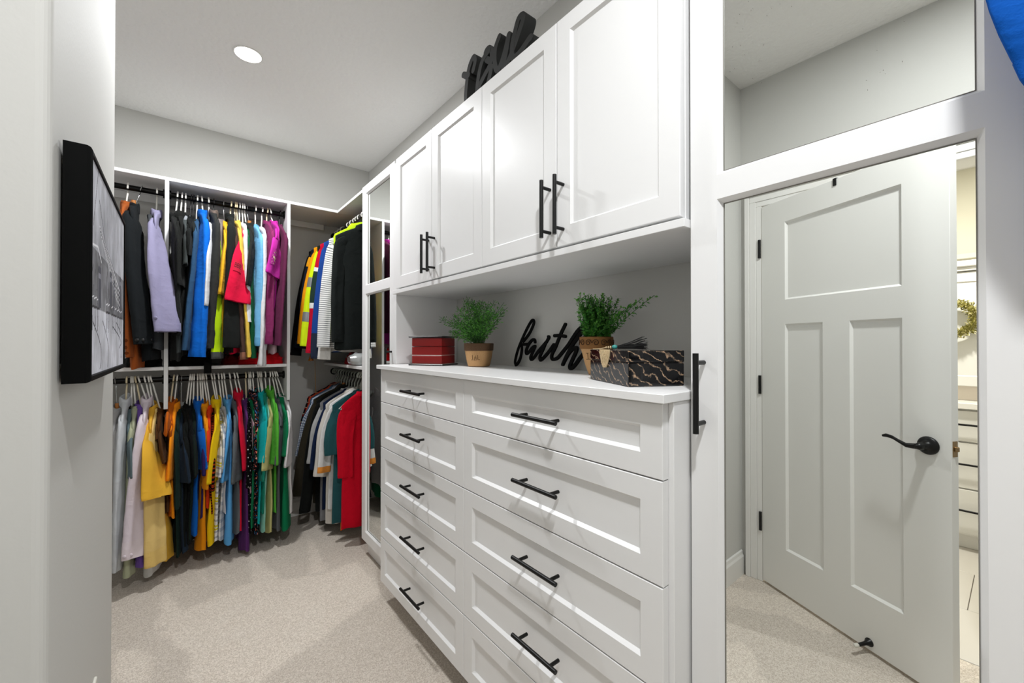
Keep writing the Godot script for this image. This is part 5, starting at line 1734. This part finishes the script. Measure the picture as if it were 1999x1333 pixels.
	g("dress_shirt", "pale straw long-sleeved shirt under the golden one", "shirt", "#dfc07a", Vector3(-0.108, 0.910, -3.150), Vector3(-0.091, 0.126, -2.890), 0.086, Vector3(-0.101, 0.230, -3.150), 0.0110, 0.200, 1, "shirt", "lower rod clothes on the far wall", 0.0, Vector3(-0.133, 1.085, -3.150), "w", "white tubular hanger holding the pale straw long-sleeved shirt", {"bands": [[0.88, 1.0, cloth(Color("#dcbb70")), "cuff"]]})
	g("shirt", "white shirt tail hanging lowest under the lilac and straw sleeves", "shirt", "#d8d8d6", Vector3(-0.130, 0.888, -3.150), null, 0.000, Vector3(-0.111, 0.041, -3.150), 0.0340, 0.190, 0, "none", "lower rod clothes on the far wall", 0.0, Vector3(-0.129, 1.085, -3.150), "", "")
	g("shirt", "dark brown shirt hanging against the first upright", "shirt", "#4b2f17", Vector3(-0.083, 0.913, -3.150), Vector3(-0.055, 0.652, -2.945), 0.021, Vector3(-0.054, 0.364, -3.150), 0.0152, 0.195, 0, "shirt", "lower rod clothes on the far wall", 0.0, Vector3(-0.122, 1.085, -3.150), "w", "white tubular hanger holding the dark brown shirt by the upright")
	g("polo_shirt", "burnt orange polo hanging against the first upright", "shirt", "#b8590f", Vector3(-0.037, 0.945, -3.150), Vector3(-0.049, 0.823, -2.955), 0.022, Vector3(-0.038, 0.357, -3.150), 0.0121, 0.185, 0, "shirt", "lower rod clothes on the far wall", 0.0, Vector3(-0.024, 1.085, -3.150), "c", "cream tubular hanger holding the burnt orange polo")
	g("polo_shirt", "bright orange polo with a hemmed sleeve beside the navy tee", "shirt", "#ef8c14", Vector3(-0.021, 0.932, -3.150), Vector3(-0.034, 0.550, -2.945), 0.037, Vector3(-0.032, 0.330, -3.150), 0.0153, 0.195, 0, "shirt", "lower rod clothes on the far wall", 0.0, Vector3(-0.008, 1.085, -3.150), "w", "white tubular hanger holding the bright orange polo")
	g("shirt", "bottle green long shirt between the orange polo and the navy tee", "shirt", "#152722", Vector3(-0.004, 0.900, -3.150), Vector3(-0.002, 0.388, -2.945), 0.026, Vector3(-0.003, 0.108, -3.150), 0.0134, 0.195, 1, "tee", "lower rod clothes on the far wall", 0.0, Vector3(0.004, 1.085, -3.150), "b", "dark slim hanger holding the bottle green long shirt")
	g("t_shirt", "dark navy t-shirt with a wide sleeve beside the black ones", "shirt", "#1c2836", Vector3(0.010, 0.880, -3.150), Vector3(0.022, 0.529, -2.928), 0.058, Vector3(0.024, 0.122, -3.150), 0.0226, 0.195, 0, "tee", "lower rod clothes on the far wall", 0.0, Vector3(0.013, 1.085, -3.150), "m", "thin metal hanger holding the dark navy t-shirt")
	g("t_shirt", "black t-shirt next to the dark navy one on the lower rod", "shirt", "#101312", Vector3(0.034, 0.903, -3.150), Vector3(0.054, 0.547, -2.945), 0.027, Vector3(0.037, 0.149, -3.150), 0.0182, 0.195, 0, "tee", "lower rod clothes on the far wall", 0.0, Vector3(0.052, 1.085, -3.150), "w", "white tubular hanger holding the black t-shirt beside the navy one")
	g("polo_shirt", "black polo in the middle of the dark shirts on the lower rod", "shirt", "#0d0f10", Vector3(0.051, 0.919, -3.150), Vector3(0.066, 0.550, -2.945), 0.021, Vector3(0.049, 0.163, -3.150), 0.0160, 0.195, 0, "shirt", "lower rod clothes on the far wall", 0.0, Vector3(0.062, 1.085, -3.150), "w", "white tubular hanger holding the black polo among the dark shirts")
	g("t_shirt", "black-green t-shirt right beside the royal blue polo", "shirt", "#14201a", Vector3(0.068, 0.906, -3.150), Vector3(0.077, 0.556, -2.945), 0.018, Vector3(0.060, 0.189, -3.150), 0.0138, 0.195, 0, "tee", "lower rod clothes on the far wall", 0.0, Vector3(0.072, 1.085, -3.150), "w", "white tubular hanger holding the black-green t-shirt")
	g("polo_shirt", "royal blue polo with a white sleeve badge on the lower rod", "shirt", "#0d58ae", Vector3(0.090, 0.938, -3.150), Vector3(0.103, 0.579, -2.939), 0.049, Vector3(0.074, 0.205, -3.150), 0.0209, 0.195, 0, "shirt", "lower rod clothes on the far wall", 0.0, Vector3(0.089, 1.085, -3.150), "w", "white tubular hanger holding the royal blue polo", {"patch": [0.8, 0.95, -3, 2, "patch_white"]})
	g("polo_shirt", "indigo polo right behind the royal blue polo", "shirt", "#2b2158", Vector3(0.110, 0.886, -3.150), Vector3(0.118, 0.557, -2.945), 0.024, Vector3(0.104, 0.294, -3.150), 0.0118, 0.195, 0, "shirt", "lower rod clothes on the far wall", 0.0, Vector3(0.101, 1.085, -3.150), "w", "white tubular hanger holding the indigo polo")
	g("polo_shirt", "amber orange polo with a long tail near the carpet", "shirt", "#e08a10", Vector3(0.118, 0.923, -3.150), Vector3(0.116, 0.475, -2.945), 0.028, Vector3(0.103, 0.106, -3.150), 0.0247, 0.195, 0, "shirt", "lower rod clothes on the far wall", 0.0, Vector3(0.111, 1.085, -3.150), "w", "white tubular hanger holding the amber orange polo")
	g("polo_shirt", "red-orange polo between the amber and the yellow polos", "shirt", "#d03a14", Vector3(0.140, 0.905, -3.150), Vector3(0.131, 0.619, -2.945), 0.017, Vector3(0.127, 0.347, -3.150), 0.0119, 0.195, 0, "shirt", "lower rod clothes on the far wall", 0.0, Vector3(0.119, 1.085, -3.150), "w", "white tubular hanger holding the red-orange polo")
	g("t_shirt", "rust and black striped t-shirt behind the yellow polo", "shirt", "stripe_red_black", Vector3(0.158, 0.853, -3.150), Vector3(0.147, 0.463, -2.945), 0.019, Vector3(0.149, 0.311, -3.150), 0.0097, 0.195, 0, "tee", "lower rod clothes on the far wall", 0.0, Vector3(0.131, 1.085, -3.150), "w", "white tubular hanger holding the rust and black striped t-shirt")
	g("polo_shirt", "lemon yellow polo with a stiff collar on the lower rod", "shirt", "#e3bd10", Vector3(0.181, 0.940, -3.150), Vector3(0.155, 0.500, -2.930), 0.060, Vector3(0.146, 0.125, -3.150), 0.0253, 0.195, 0, "shirt", "lower rod clothes on the far wall", 0.0, Vector3(0.159, 1.085, -3.150), "w", "white tubular hanger holding the lemon yellow polo")
	g("polo_shirt", "white polo with grey stripes and a yellow chest stripe", "shirt", "stripe_polo", Vector3(0.200, 0.855, -3.150), Vector3(0.172, 0.523, -2.943), 0.046, Vector3(0.174, 0.140, -3.150), 0.0147, 0.195, 0, "shirt", "lower rod clothes on the far wall", 0.0, Vector3(0.172, 1.085, -3.150), "w", "white tubular hanger holding the striped white polo")
	g("shirt", "grey and white checked shirt left of the light blue polo", "shirt", "plaid_grey", Vector3(0.215, 0.879, -3.150), Vector3(0.201, 0.562, -2.945), 0.017, Vector3(0.202, 0.138, -3.150), 0.0137, 0.195, 0, "shirt", "lower rod clothes on the far wall", 0.0, Vector3(0.193, 1.085, -3.150), "w", "white tubular hanger holding the grey checked shirt")
	g("shirt", "pale grey collared shirt tucked behind the light blue polo", "shirt", "#b9bac0", Vector3(0.226, 0.898, -3.150), null, 0.000, Vector3(0.213, 0.295, -3.150), 0.0100, 0.195, 0, "shirt", "lower rod clothes on the far wall", 0.0, Vector3(0.209, 1.085, -3.150), "w", "white tubular hanger holding the pale grey collared shirt")
	g("polo_shirt", "light sky blue polo with a flared tail on the lower rod", "shirt", "#559bd2", Vector3(0.239, 0.935, -3.150), Vector3(0.211, 0.491, -2.943), 0.047, Vector3(0.241, 0.105, -3.150), 0.0279, 0.195, 0, "shirt", "lower rod clothes on the far wall", 0.0, Vector3(0.222, 1.085, -3.150), "w", "white tubular hanger holding the light sky blue polo")
	g("polo_shirt", "mid grey polo between the sky blue and the crimson ones", "shirt", "#585d60", Vector3(0.274, 0.923, -3.150), Vector3(0.270, 0.484, -2.922), 0.073, Vector3(0.274, 0.156, -3.150), 0.0206, 0.195, 0, "shirt", "lower rod clothes on the far wall", 0.0, Vector3(0.251, 1.085, -3.150), "w", "white tubular hanger holding the mid grey polo")
	g("polo_shirt", "crimson polo hanging between the grey and the purple ones", "shirt", "#c3102f", Vector3(0.293, 0.977, -3.150), Vector3(0.316, 0.544, -2.941), 0.052, Vector3(0.287, 0.165, -3.150), 0.0130, 0.195, 0, "shirt", "lower rod clothes on the far wall", 0.0, Vector3(0.276, 1.085, -3.150), "w", "white tubular hanger holding the crimson polo")
	g("shirt", "deep purple long shirt reaching lowest in the second bay", "shirt", "#552a63", Vector3(0.323, 0.928, -3.150), null, 0.000, Vector3(0.316, 0.036, -3.150), 0.0210, 0.195, 0, "shirt", "lower rod clothes on the far wall", 0.0, Vector3(0.292, 1.085, -3.150), "w", "white tubular hanger holding the deep purple long shirt")
	g("blouse", "black blouse with small white dots", "shirt", "dots_black", Vector3(0.340, 0.914, -3.150), Vector3(0.332, 0.444, -2.945), 0.039, Vector3(0.340, 0.141, -3.150), 0.0160, 0.195, 0, "shirt", "lower rod clothes on the far wall", 0.0, Vector3(0.336, 1.085, -3.150), "c", "cream tubular hanger holding the black dotted blouse")
	g("blouse", "pale pink top glimpsed between the dotted and the floral blouses", "shirt", "#b49099", Vector3(0.360, 0.872, -3.150), null, 0.000, Vector3(0.344, 0.387, -3.150), 0.0080, 0.195, 0, "shirt", "lower rod clothes on the far wall", 0.0, Vector3(0.353, 1.085, -3.150), "w", "white tubular hanger holding the pale pink top")
	g("polo_shirt", "grass green polo behind the floral blouse", "shirt", "#0d6b42", Vector3(0.368, 0.921, -3.150), Vector3(0.359, 0.610, -2.945), 0.021, Vector3(0.357, 0.164, -3.150), 0.0121, 0.195, 0, "shirt", "lower rod clothes on the far wall", 0.0, Vector3(0.362, 1.085, -3.150), "w", "white tubular hanger holding the grass green polo")
	g("blouse", "black blouse with coral and teal flowers", "shirt", "floral_black", Vector3(0.380, 0.977, -3.150), Vector3(0.367, 0.540, -2.945), 0.032, Vector3(0.376, 0.121, -3.150), 0.0176, 0.195, 0, "shirt", "lower rod clothes on the far wall", 0.0, Vector3(0.376, 1.085, -3.150), "w", "white tubular hanger holding the black floral blouse")
	g("polo_shirt", "turquoise polo with a stitched sleeve hem", "shirt", "#0f9fa0", Vector3(0.411, 0.968, -3.150), Vector3(0.371, 0.572, -2.937), 0.059, Vector3(0.395, 0.185, -3.150), 0.0123, 0.195, 0, "shirt", "lower rod clothes on the far wall", 0.0, Vector3(0.402, 1.085, -3.150), "w", "white tubular hanger holding the turquoise polo")
	g("shirt", "sea green top beside the turquoise polo", "shirt", "#1a7f6a", Vector3(0.429, 0.957, -3.150), Vector3(0.404, 0.460, -2.945), 0.030, Vector3(0.406, 0.246, -3.150), 0.0124, 0.195, 0, "shirt", "lower rod clothes on the far wall", 0.0, Vector3(0.413, 1.085, -3.150), "w", "white tubular hanger holding the sea green top")
	g("shirt", "mint green shirt tail below the turquoise sleeve", "shirt", "#7fb8a6", Vector3(0.437, 0.933, -3.150), null, 0.000, Vector3(0.414, 0.129, -3.150), 0.0152, 0.195, 0, "shirt", "lower rod clothes on the far wall", 0.0, Vector3(0.422, 1.085, -3.150), "w", "white tubular hanger holding the mint green shirt")
	g("polo_shirt", "pale khaki green polo with a wide sleeve", "shirt", "#b0ad72", Vector3(0.455, 0.925, -3.150), Vector3(0.426, 0.517, -2.926), 0.074, Vector3(0.442, 0.111, -3.150), 0.0154, 0.195, 0, "shirt", "lower rod clothes on the far wall", 0.0, Vector3(0.445, 1.085, -3.150), "w", "white tubular hanger holding the pale khaki green polo")
	g("polo_shirt", "bright grass green polo with upturned collar on the lower rod", "shirt", "#4fa233", Vector3(0.473, 0.978, -3.150), Vector3(0.450, 0.548, -2.937), 0.061, Vector3(0.473, 0.228, -3.150), 0.0128, 0.195, 0, "shirt", "lower rod clothes on the far wall", 0.0, Vector3(0.472, 1.085, -3.150), "w", "white tubular hanger holding the bright green polo with upturned collar")
	g("polo_shirt", "dark grey polo right of the bright green one", "shirt", "#54575a", Vector3(0.512, 0.920, -3.150), Vector3(0.489, 0.546, -2.943), 0.054, Vector3(0.483, 0.116, -3.150), 0.0200, 0.195, 0, "shirt", "lower rod clothes on the far wall", 0.0, Vector3(0.487, 1.085, -3.150), "w", "white tubular hanger holding the dark grey polo")
	g("shirt", "kelly green shirt with a flared tail at the end of the rod", "shirt", "#0c6d45", Vector3(0.533, 0.925, -3.150), Vector3(0.510, 0.584, -2.945), 0.026, Vector3(0.534, 0.105, -3.150), 0.0340, 0.195, 0, "shirt", "lower rod clothes on the far wall", 0.0, Vector3(0.502, 1.085, -3.150), "w", "white tubular hanger holding the kelly green shirt")
	g("polo_shirt", "white polo hanging last on the lower rod by the second upright", "shirt", "#cfcdcd", Vector3(0.561, 0.923, -3.150), Vector3(0.543, 0.522, -2.935), 0.067, Vector3(0.567, 0.204, -3.150), 0.0149, 0.195, 0, "shirt", "lower rod clothes on the far wall", 0.0, Vector3(0.514, 1.085, -3.150), "w", "white tubular hanger holding the white polo at the rod end")
	g("jacket", "black jacket hanging deepest in the corner on the upper rod", "jacket", "#0c0d0d", Vector3(0.955, 2.060, -3.360), Vector3(0.664, 1.208, -3.340), 0.040, Vector3(0.955, 1.260, -3.360), 0.0140, 0.200, 1, "zip", "upper rod clothes in the corner", -90.0, Vector3(0.960, 2.150, -3.360), "w", "white tubular hanger holding the deepest black jacket in the corner", {"a1": 0.040})
	g("jacket", "black and navy jacket with a yellow shoulder tab in the corner", "jacket", "#131a26", Vector3(0.955, 2.060, -3.290), Vector3(0.683, 1.261, -3.270), 0.040, Vector3(0.955, 1.250, -3.290), 0.0140, 0.200, 1, "zip", "upper rod clothes in the corner", -90.0, Vector3(0.960, 2.150, -3.290), "w", "white tubular hanger holding the black and navy jacket", {"bands": [[0.2, 0.3, cloth(Color("#e09a1a")), "shoulder_tab"]], "a1": 0.040})
	g("jacket", "orange-yellow and grey jacket in the corner beside the lime hi-vis one", "jacket", "#e8960e", Vector3(0.955, 2.060, -3.210), Vector3(0.683, 1.291, -3.190), 0.040, Vector3(0.955, 1.270, -3.210), 0.0140, 0.200, 1, "zip", "upper rod clothes in the corner", -90.0, Vector3(0.960, 2.150, -3.210), "w", "white tubular hanger holding the orange-yellow jacket", {"a1": 0.040})
	g("safety_jacket", "lime yellow safety jacket with two silver reflective bands on the sleeve", "jacket", "#cfe81a", Vector3(0.955, 2.060, -3.140), Vector3(0.686, 1.276, -3.120), 0.040, Vector3(0.955, 1.260, -3.140), 0.0140, 0.195, 1, "zip", "upper rod clothes in the corner", -90.0, Vector3(0.960, 2.150, -3.140), "b", "dark slim hanger holding the lime safety jacket", {"body_mat": "#1b2012", "bands": [[0.42, 0.5, "silver_tape", "reflective_band"], [0.7, 0.78, "silver_tape", "reflective_band"]], "a1": 0.040})
	g("rugby_shirt", "red rugby shirt with green and white sleeve blocks in the corner", "shirt", "#bb0c2c", Vector3(0.955, 2.060, -3.060), Vector3(0.705, 1.228, -3.040), 0.040, Vector3(0.955, 1.250, -3.060), 0.0140, 0.195, 1, "shirt", "upper rod clothes in the corner", -90.0, Vector3(0.960, 2.150, -3.060), "w", "white tubular hanger holding the red and green rugby shirt", {"bands": [[0.34, 0.37, "rugby_white", "sleeve_stripe"], [0.37, 0.6, "rugby_green", "sleeve_block"], [0.6, 0.64, "rugby_white", "sleeve_stripe"]], "a1": 0.040})
	g("jacket", "navy and blue sports jacket squeezed behind the striped sweater", "jacket", "#1b3f86", Vector3(0.955, 2.060, -2.990), Vector3(0.722, 1.194, -2.970), 0.040, Vector3(0.955, 1.240, -2.990), 0.0140, 0.190, 1, "zip", "upper rod clothes in the corner", -90.0, Vector3(0.960, 2.150, -2.990), "w", "white tubular hanger holding the navy and blue sports jacket", {"bands": [[0.8, 1.0, cloth(Color("#232b3c")), "cuff"]], "a1": 0.040})
	g("sweater", "white sweater with fine grey stripes in the corner", "sweater", "stripe_grey_white", Vector3(0.955, 2.060, -2.880), Vector3(0.733, 1.270, -2.860), 0.040, Vector3(0.955, 1.270, -2.880), 0.0140, 0.185, 1, "tee", "upper rod clothes in the corner", -90.0, Vector3(0.960, 2.150, -2.880), "w", "white tubular hanger holding the grey-striped white sweater", {"collar_mat": "#3b3d42", "a1": 0.040})
	g("shirt", "long white shirt whose cuff shows below the striped sleeve", "shirt", "#cfcdc8", Vector3(0.955, 2.040, -2.925), Vector3(0.748, 1.189, -2.905), 0.040, Vector3(0.955, 1.240, -2.925), 0.0140, 0.165, 1, "shirt", "upper rod clothes in the corner", -90.0, Vector3(0.960, 2.150, -2.925), "w", "white tubular hanger holding the long white shirt under the stripes", {"a1": 0.040})
	g("t_shirt", "lime green tee whose neck shows behind the black corner jacket", "shirt", "#b4d81e", Vector3(0.955, 2.085, -2.830), null, 0.000, Vector3(0.955, 1.350, -2.830), 0.0140, 0.170, 0, "hood", "upper rod clothes in the corner", -90.0, Vector3(0.960, 2.150, -2.830), "w", "white tubular hanger holding the lime green tee")
	g("jacket", "large smooth black jacket hanging in front in the corner", "jacket", "#161a19", Vector3(0.955, 2.060, -2.755), Vector3(0.785, 1.303, -2.735), 0.040, Vector3(0.955, 1.255, -2.755), 0.0300, 0.180, 1, "zip", "upper rod clothes in the corner", -90.0, Vector3(0.960, 2.150, -2.755), "w", "white tubular hanger holding the large front black jacket", {"a1": 0.041})
	g("shirt", "dark striped shirt hanging deepest on the lower corner rod", "shirt", "stripe_dark", Vector3(0.955, 0.965, -3.400), Vector3(0.726, 0.458, -3.370), 0.040, Vector3(0.955, 0.220, -3.400), 0.0140, 0.200, 0, "shirt", "lower rod clothes in the corner", -90.0, Vector3(0.960, 1.075, -3.400), "g", "grey-white plastic hanger holding the dark striped shirt", {"a1": 0.040})
	g("shirt", "coral red shirt near the back of the lower corner rod", "shirt", "#c14a2c", Vector3(0.955, 0.965, -3.360), Vector3(0.724, 0.502, -3.340), 0.040, Vector3(0.955, 0.220, -3.360), 0.0140, 0.200, 0, "shirt", "lower rod clothes in the corner", -90.0, Vector3(0.960, 1.075, -3.360), "g", "grey-white plastic hanger holding the coral red shirt", {"a1": 0.040})
	g("shirt", "denim blue shirt near the back of the lower corner rod", "shirt", "#48677f", Vector3(0.955, 0.965, -3.310), Vector3(0.710, 0.514, -3.290), 0.040, Vector3(0.955, 0.200, -3.310), 0.0140, 0.200, 0, "shirt", "lower rod clothes in the corner", -90.0, Vector3(0.960, 1.075, -3.310), "g", "grey-white plastic hanger holding the denim blue shirt", {"a1": 0.040})
	g("dress_shirt", "fine blue checked long-sleeved shirt in the lower corner", "shirt", "gingham_blue", Vector3(0.955, 0.965, -3.260), Vector3(0.680, 0.493, -3.240), 0.040, Vector3(0.955, 0.200, -3.260), 0.0140, 0.205, 0, "shirt", "lower rod clothes in the corner", -90.0, Vector3(0.960, 1.075, -3.260), "g", "grey-white plastic hanger holding the fine blue checked shirt", {"a1": 0.043})
	g("jacket", "olive brown long-sleeved jacket in the lower corner", "jacket", "#2b271d", Vector3(0.955, 0.970, -3.190), Vector3(0.651, 0.235, -3.170), 0.040, Vector3(0.955, 0.160, -3.190), 0.0140, 0.205, 1, "lapel", "lower rod clothes in the corner", -90.0, Vector3(0.960, 1.075, -3.190), "o", "wooden hanger with a metal hook holding the olive brown jacket", {"a1": 0.040})
	g("jacket", "black long-sleeved jacket next to the olive one in the lower corner", "jacket", "#0f1110", Vector3(0.955, 0.970, -3.130), Vector3(0.677, 0.133, -3.110), 0.040, Vector3(0.955, 0.120, -3.130), 0.0140, 0.200, 1, "lapel", "lower rod clothes in the corner", -90.0, Vector3(0.960, 1.075, -3.130), "g", "grey-white plastic hanger holding the black jacket by the olive one", {"a1": 0.040})
	g("t_shirt", "light grey tee with ribbed hem in the lower corner", "shirt", "#a9a9a8", Vector3(0.955, 0.965, -3.070), Vector3(0.716, 0.474, -3.050), 0.040, Vector3(0.955, 0.075, -3.050), 0.0300, 0.190, 0, "tee", "lower rod clothes in the corner", -90.0, Vector3(0.960, 1.075, -3.070), "g", "grey-white plastic hanger holding the light grey tee", {"body_mat": "#77777a", "a1": 0.040})
	g("t_shirt", "navy blue tee in the lower corner", "shirt", "#14203c", Vector3(0.955, 0.965, -3.010), Vector3(0.718, 0.453, -2.990), 0.040, Vector3(0.955, 0.160, -3.010), 0.0140, 0.185, 0, "tee", "lower rod clothes in the corner", -90.0, Vector3(0.960, 1.075, -3.010), "g", "grey-white plastic hanger holding the navy blue tee", {"a1": 0.040})
	g("polo_shirt", "off-white polo in the lower corner behind the teal tee", "shirt", "#c9c4bc", Vector3(0.955, 0.965, -2.950), Vector3(0.729, 0.414, -2.930), 0.040, Vector3(0.955, 0.090, -2.920), 0.0240, 0.185, 0, "shirt", "lower rod clothes in the corner", -90.0, Vector3(0.960, 1.075, -2.950), "g", "grey-white plastic hanger holding the off-white polo", {"a1": 0.040})
	g("t_shirt", "white and orange ringer tee in the lower corner", "shirt", "#d3d2d0", Vector3(0.955, 0.965, -2.890), Vector3(0.741, 0.453, -2.870), 0.040, Vector3(0.955, 0.200, -2.890), 0.0140, 0.180, 0, "tee", "lower rod clothes in the corner", -90.0, Vector3(0.960, 1.075, -2.890), "g", "grey-white plastic hanger holding the white and orange ringer tee", {"bands": [[0.9, 1.0, cloth(Color("#d98b3a")), "sleeve_hem"]], "a1": 0.046})
	g("t_shirt", "dark teal tee hanging behind the red shirt", "shirt", "#21494d", Vector3(0.955, 0.972, -2.810), Vector3(0.766, 0.579, -2.790), 0.040, Vector3(0.955, 0.140, -2.790), 0.0280, 0.180, 0, "tee", "lower rod clothes in the corner", -90.0, Vector3(0.960, 1.075, -2.810), "g", "grey-white plastic hanger holding the dark teal tee", {"a1": 0.042})
	g("shirt", "red shirt hanging in front on the lower corner rod", "shirt", "#b8051f", Vector3(0.955, 0.972, -2.730), Vector3(0.830, 0.442, -2.710), 0.040, Vector3(0.955, 0.125, -2.700), 0.0340, 0.148, 0, "tee", "lower rod clothes in the corner", -90.0, Vector3(0.960, 1.075, -2.730), "g", "grey-white plastic hanger holding the red shirt in front of the corner", {"a1": 0.047})
	g("shirt", "white and orange shirt tail showing below the teal and red shirts", "shirt", "#d07a25", Vector3(0.955, 0.930, -2.775), null, 0.000, Vector3(0.955, 0.085, -2.775), 0.0120, 0.130, 0, "none", "lower rod clothes in the corner", -90.0, Vector3(0.960, 1.075, -2.775), "", "")
	g("t_shirt", "bright blue t-shirt hanging beyond the wide mirrored cabinet", "shirt", "#0750a8", Vector3(0.955, 2.030, 0.100), null, 0.000, Vector3(0.955, 1.350, 0.160), 0.0140, 0.210, 0, "tee", "upper rod clothes in the corner", -124.0, Vector3(0.960, 2.150, 0.100), "w", "white tubular hanger holding the bright blue t-shirt", {"sleeve": Vector3(0.735, 1.60, 0.075), "sw": 0.13})

func shelf_things() -> void:
	# red cloth folded on the middle shelf, black bag with a hanging strap, a plastic-wrapped roll and more
	heap("red_cloth", "bright red crumpled cloth on the middle shelf beside the second upright", "cloth", Vector3(0.42, 1.1615, -3.16), Vector3(0.125, 0.045, 0.085), "#c20f1c", 3.0)
	heap("red_cloth", "small dark red folded cloth on the middle shelf under the brown shirt", "cloth", Vector3(0.27, 1.1615, -3.2), Vector3(0.06, 0.03, 0.08), "#6d1014", 5.0)
	heap("black_bag", "soft black bag lying on the middle shelf under the dark jackets", "bag", Vector3(0.06, 1.1615, -3.2), Vector3(0.1, 0.05, 0.1), "#101110", 7.0)
	heap("folded_sweater", "dark folded sweater on the middle shelf under the lavender jacket", "sweater", Vector3(-0.16, 1.1615, -3.2), Vector3(0.08, 0.045, 0.1), "#161717", 11.0)
	heap("red_cloth", "dark red cloth on the corner shelf beneath the black jacket", "cloth", Vector3(0.99, 1.1505, -2.95), Vector3(0.09, 0.045, 0.07), "#7d0a16", 13.0)
	var st := MB.new()
	var rows := []
	for p in [[-3.07, 1.20], [-3.053, 1.19], [-3.05, 1.17], [-3.05, 1.145], [-3.046, 1.118]]:
		rows.append(PackedVector3Array([Vector3(0.115, p[1], p[0]), Vector3(0.152, p[1] + 0.002, p[0]), Vector3(0.152, p[1], p[0] + 0.003), Vector3(0.115, p[1], p[0] + 0.003)]))
	st.loft(rows, true, 3)
	tag(put("bag_strap", st, cloth(Color("#0c0d0c"))), "black webbing strap with a buckle dangling over the middle shelf edge", "strap")
	# roll in clear film
	var o := thing("wrapped_roll", "grey blanket roll wrapped in clear plastic on the corner shelf", "blanket", Vector3(0.96, 1.1505, -2.72))
	var sp := MB.new()
	var path := []
	for k in 60:
		var a := k / 59.0 * TAU * 2.6
		var r := 0.006 + 0.027 * k / 59.0
		path.append(Vector2(cos(a) * r, sin(a) * r + 0.0395))
	for k in 59:
		var p: Vector2 = path[k]
		var q: Vector2 = path[k + 1]
		var nn := (p - Vector2(0, 0.0395)).normalized()
		var p2 := p + nn * 0.007
		var q2 := q + nn * 0.007
		sp.poly([Vector3(-0.08, p2.y, p2.x), Vector3(0.14, p2.y, p2.x), Vector3(0.14, q2.y, q2.x), Vector3(-0.08, q2.y, q2.x)], Vector3(0, nn.y, nn.x))
		sp.poly([Vector3(-0.08, p.y, p.x), Vector3(0.14, p.y, p.x), Vector3(0.14, q.y, q.x), Vector3(-0.08, q.y, q.x)], Vector3(0, -nn.y, -nn.x))
		sp.poly([Vector3(-0.08, p.y, p.x), Vector3(-0.08, p2.y, p2.x), Vector3(-0.08, q2.y, q2.x), Vector3(-0.08, q.y, q.x)], Vector3.LEFT)
	put("blanket", sp, cloth(Color("#9b9a94")), o)
	var fm := MB.new()
	var fr := []
	var cr := FastNoiseLite.new()
	cr.seed = 3
	cr.frequency = 22.0
	for j in 13:
		var row := PackedVector3Array()
		for k in 26:
			var a := TAU * k / 26.0
			var x := -0.11 + 0.25 * j / 12.0
			var r := (0.047 + 0.012 * cr.get_noise_2d(a * 0.25, x * 3.0)) * (0.5 + 0.5 * smoothstep(0.0, 0.2, j / 12.0))
			row.append(Vector3(x, maxf(0.001, 0.0405 + sin(a) * r * 0.95), cos(a) * r * 1.25))
		fr.append(row)
	fm.loft(fr, true, 0)
	put("film", fm, M["plastic_film"], o)
	# amber tag on a gold cord in the corner
	o = thing("luggage_tag", "amber plastic tag hanging by a gold cord in the dark corner", "tag", Vector3(0.735, 1.2, -3.2))
	var tg := MB.new()
	tg.lathe([Vector2(0.001, -0.03), Vector2(0.02, -0.027), Vector2(0.012, -0.01), Vector2(0.004, 0.02), Vector2(0.002, 0.1), Vector2(0.0005, 0.101)], 16)
	put("tag_body", tg, M["amber_plastic"], o)
	var cd := MB.new()
	cd.tube([Vector3(0.03, -0.27, 0.02), Vector3(0.025, -0.1, 0.015), Vector3(0.022, 0.1, 0.01), Vector3(0.02, 0.35, 0.0)], 0.0016, 6)
	put("cord", cd, M["gold_cord"], o)
	# embroidered badge and print on the sleeves are stitched relief lines
	extra_hangers()

func heap(called: String, label: String, cat: String, at: Vector3, half: Vector3, col: String, sd: float) -> void:
	var mb := MB.new()
	var rows := []
	for j in 16:
		var v := j / 15.0
		var row := PackedVector3Array()
		for k in 36:
			var a := TAU * k / 36.0
			var c := cos(a)
			var s := sin(a)
			var r := sin(PI * 0.5 * minf(1.0, v * 1.15 + 0.02)) if j < 15 else 1.0
			r = sqrt(maxf(0.0, 1.0 - pow(1.0 - v, 2.0)))
			var y := half.y * 2.0 * pow(1.0 - v, 0.7)
			var f := wob.get_noise_3d(c * r * 0.55 + sd, y * 6.0, s * r * 0.55 + sd) * 0.3 + 0.12 * sin(c * r * 9.0 + sd + s * 4.0)
			row.append(Vector3(signf(c) * pow(absf(c), 0.7) * half.x * r * (1.0 + f * 0.3), maxf(0.0, y * (1.0 + f)), signf(s) * pow(absf(s), 0.7) * half.z * r * (1.0 + f * 0.25)))
		rows.append(row)
	mb.loft(rows, true, 3)
	tag(put(called, mb, cloth(Color(col)), self, at), label, cat)

func extra_hangers() -> void:
	for k in 9:
		hanger("hanger", "grey-white plastic hanger in the tight row above the lower corner shirts", Vector3(0.96, 1.075, -2.77 - k * 0.06), deg_to_rad(-90.0), 0.0, "g", 0.1)
